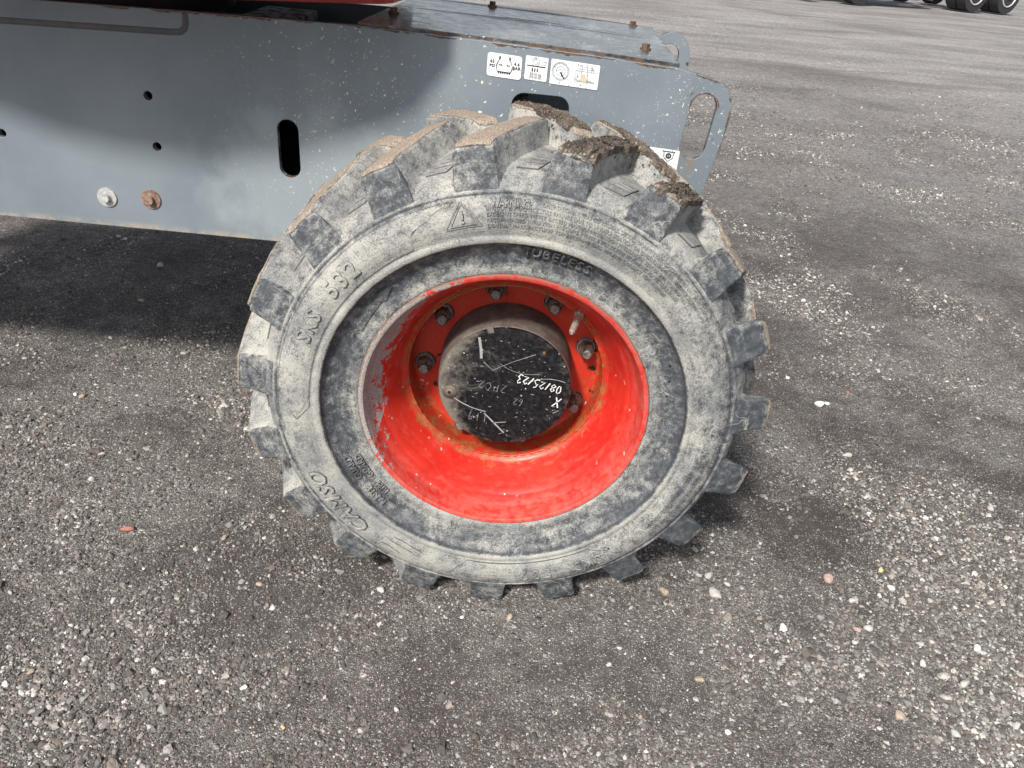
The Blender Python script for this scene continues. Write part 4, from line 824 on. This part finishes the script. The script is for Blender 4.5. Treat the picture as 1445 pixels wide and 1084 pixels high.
# --- turntable and hood over the chassis
bm = bmesh.new(); cyl(bm, (-.92, .56, .868), (-.92, .56, .955), .30, .30, 48); bmo('slew_ring', bm, M['dark'], lift, True)
def prism(outl, z0_, z1_, mat, name):
    bm = bmesh.new(); lo = [bm.verts.new((x, y, z0_)) for x, y in outl]; hi = [bm.verts.new((x, y, z1_)) for x, y in outl]
    bm.faces.new(lo[::-1]); bm.faces.new(hi)
    for i in range(len(outl)): j = (i+1) % len(outl); bm.faces.new((lo[i], lo[j], hi[j], hi[i]))
    bmesh.ops.recalc_face_normals(bm, faces=bm.faces); return bmo(name, bm, mat, lift)
prism([(-1.75, .42), (-.300, .42), (-.270, .48), (-.270, .74), (-.33, .80), (-1.75, .80)], .928, .990, M['dark'], 'turntable_deck')
sk = prism([(-.80, .405), (-.300, .405), (-.280, .415), (-.268, .44), (-.262, .50), (-.80, .50)], .905, .990, M['red'], 'turntable_skirt')
for v in sk.data.vertices:
    if v.co.z < .95: v.co.z += .0140+(v.co.x+.27)*.064
prism([(-1.75, .30), (-1.45, .12), (-1.25, .03), (-1.074, -.011), (-.982, -.045), (-.876, -.065), (-.713, -.068), (-.56, -.05), (-.432, -.01), (-.30, .04), (-.20, .12), (-.18, .35), (-.22, .85), (-1.75, .95)], .992, 1.55, M['red'], 'engine_hood')
# --- the machine's other wheel on this side (left of the picture; its shadow reaches in)
def clone(o, parent, dx):
    c = o.copy(); COL.objects.link(c); c.parent = parent
    if parent is lift: c.location.x += dx
    return c
for src in (tyre, rim, hub):
    root = clone(src, lift, -2.12)
    for ch in [q for q in bpy.data.objects if q.parent is src and q.name.split('.')[0] in ('tread_lug', 'lug_nut', 'rim_barrel', 'hub_cap', 'wear_bar')]: clone(ch, root, 0)
bm = bmesh.new(); cyl(bm, (-2.12, .034, .405), (-2.12, .24, .405), .085, .070, 32); cyl(bm, (-2.12, .24, .405), (-2.12, 1.0, .405), .055, .055, 24); bmo('axle', bm, M['dark'], lift, True)
# ------------------------------------------------------------------ parked truck far behind
truck = bpy.data.objects.new('parked_truck', None); COL.objects.link(truck); truck.location = (7.9, 20.5, 0); truck.rotation_euler = (0, 0, math.atan2(2.9, 5.3))
truck['label'] = 'dark truck parked far behind at top right, with white alloy wheels'; truck['category'] = 'truck'
def tp(name, bm, mat, parent=truck, smooth=False): return bmo(name, bm, mat, parent, smooth)
def twheel(x, y, face=-1, alloy=True):
    bm = bmesh.new(); cyl(bm, (x, y-.14, .50), (x, y+.14, .50), .50, .50, 40)
    for v in bm.verts:
        if abs(abs(v.co.y-y)-.14) < .001: v.co.x = x+(v.co.x-x)*.94; v.co.z = .5+(v.co.z-.5)*.94
    t = tp('truck_tyre', bm, M['rubber'], truck, False)
    bm = bmesh.new(); yy = y+face*.145; pr = [(.305, 0), (.295, .02), (.275, .015), (.25, -.06), (.17, -.10), (.165, -.10)] if alloy else [(.29, 0), (.25, -.06), (.16, -.08)]
    n = 32; rows = []
    for i in range(n):
        a_ = 2*math.pi*i/n; rows.append([bm.verts.new((x+r*math.cos(a_), yy+face*s, .5+r*math.sin(a_))) for r, s in pr])
    for i in range(n):
        A_, B_ = rows[i], rows[(i+1) % n]
        for j in range(len(pr)-1): bm.faces.new((A_[j], A_[j+1], B_[j+1], B_[j]))
    bm.faces.new([q[-1] for q in rows]); cyl(bm, (x, yy-face*.09, .5), (x, yy+face*.03, .5), .10, .09, 20)
    bmesh.ops.recalc_face_normals(bm, faces=bm.faces); me = bpy.data.meshes.new('truck_rim'); bm.to_mesh(me); bm.free(); autosmooth(me); link('truck_rim', me, M['alu' if alloy else 'dark'], t)
for x, al in ((.15, False), (4.55, True), (5.95, True)): twheel(x, .14, -1, al)
for x in (.15, 4.3, 5.7): twheel(x, 2.2, 1, False)
for x in (4.55, 5.95): twheel(x, .48, -1, False)
bm = bmesh.new(); box(bm, (3.4, .75, .95), (7.4, .09, .28)); box(bm, (3.4, 1.6, .95), (7.4, .09, .28)); box(bm, (3.4, 1.15, 1.0), (.2, .8, .2)); box(bm, (5.3, 1.15, .80), (.9, .8, .3)); tp('truck_frame', bm, M['dark'])
bm = bmesh.new(); vv = cyl(bm, (1.0, .42, .52), (1.9, .42, .52), .33, None, 32); vv2 = cyl(bm, (1.95, .42, .52), (2.75, .42, .52), .33, None, 32); tp('fuel_tank', bm, M['tank'], smooth=True)
bm = bmesh.new(); box(bm, (3.05, .45, .62), (.06, .55, .8)); tp('mudflap', bm, M['flap'])
bm = bmesh.new(); box(bm, (.5, 1.2, 2.2), (2.3, 2.3, 2.1)); box(bm, (-.9, 1.2, 1.55), (1.1, 1.9, .9)); bmesh.ops.bevel(bm, geom=bm.edges[:], offset=.12, segments=3, affect='EDGES'); tp('cab', bm, M['truck'])
bm = bmesh.new(); box(bm, (5.25, 1.2, 1.22), (2.6, .5, .12)); tp('fifth_wheel', bm, M['dark'])
bm = bmesh.new(); box(bm, (-1.45, 1.2, .65), (.25, 2.3, .4)); tp('bumper', bm, M['alu'])
# dirt clods on the yard behind the machine
for (x, y, s_) in ((.35, 7.5, .16), (.75, 7.2, .10), (1.05, 7.0, .09)):
    o = link('dirt_clod', sms[int(x*10) % 8].copy(), M['mud']); o.scale = (s_, s_*.7, s_*.30); o.location = (x, y, .02); o['label'] = {.35: 'largest and leftmost low dirt clod on the yard beyond the cover plate', .75: 'middle of the three low dirt clods beyond the cover plate', 1.05: 'rightmost small dirt clod beyond the cover plate'}[x]; o['category'] = 'clod'; o['group'] = 'dirt clods beyond the cover plate'
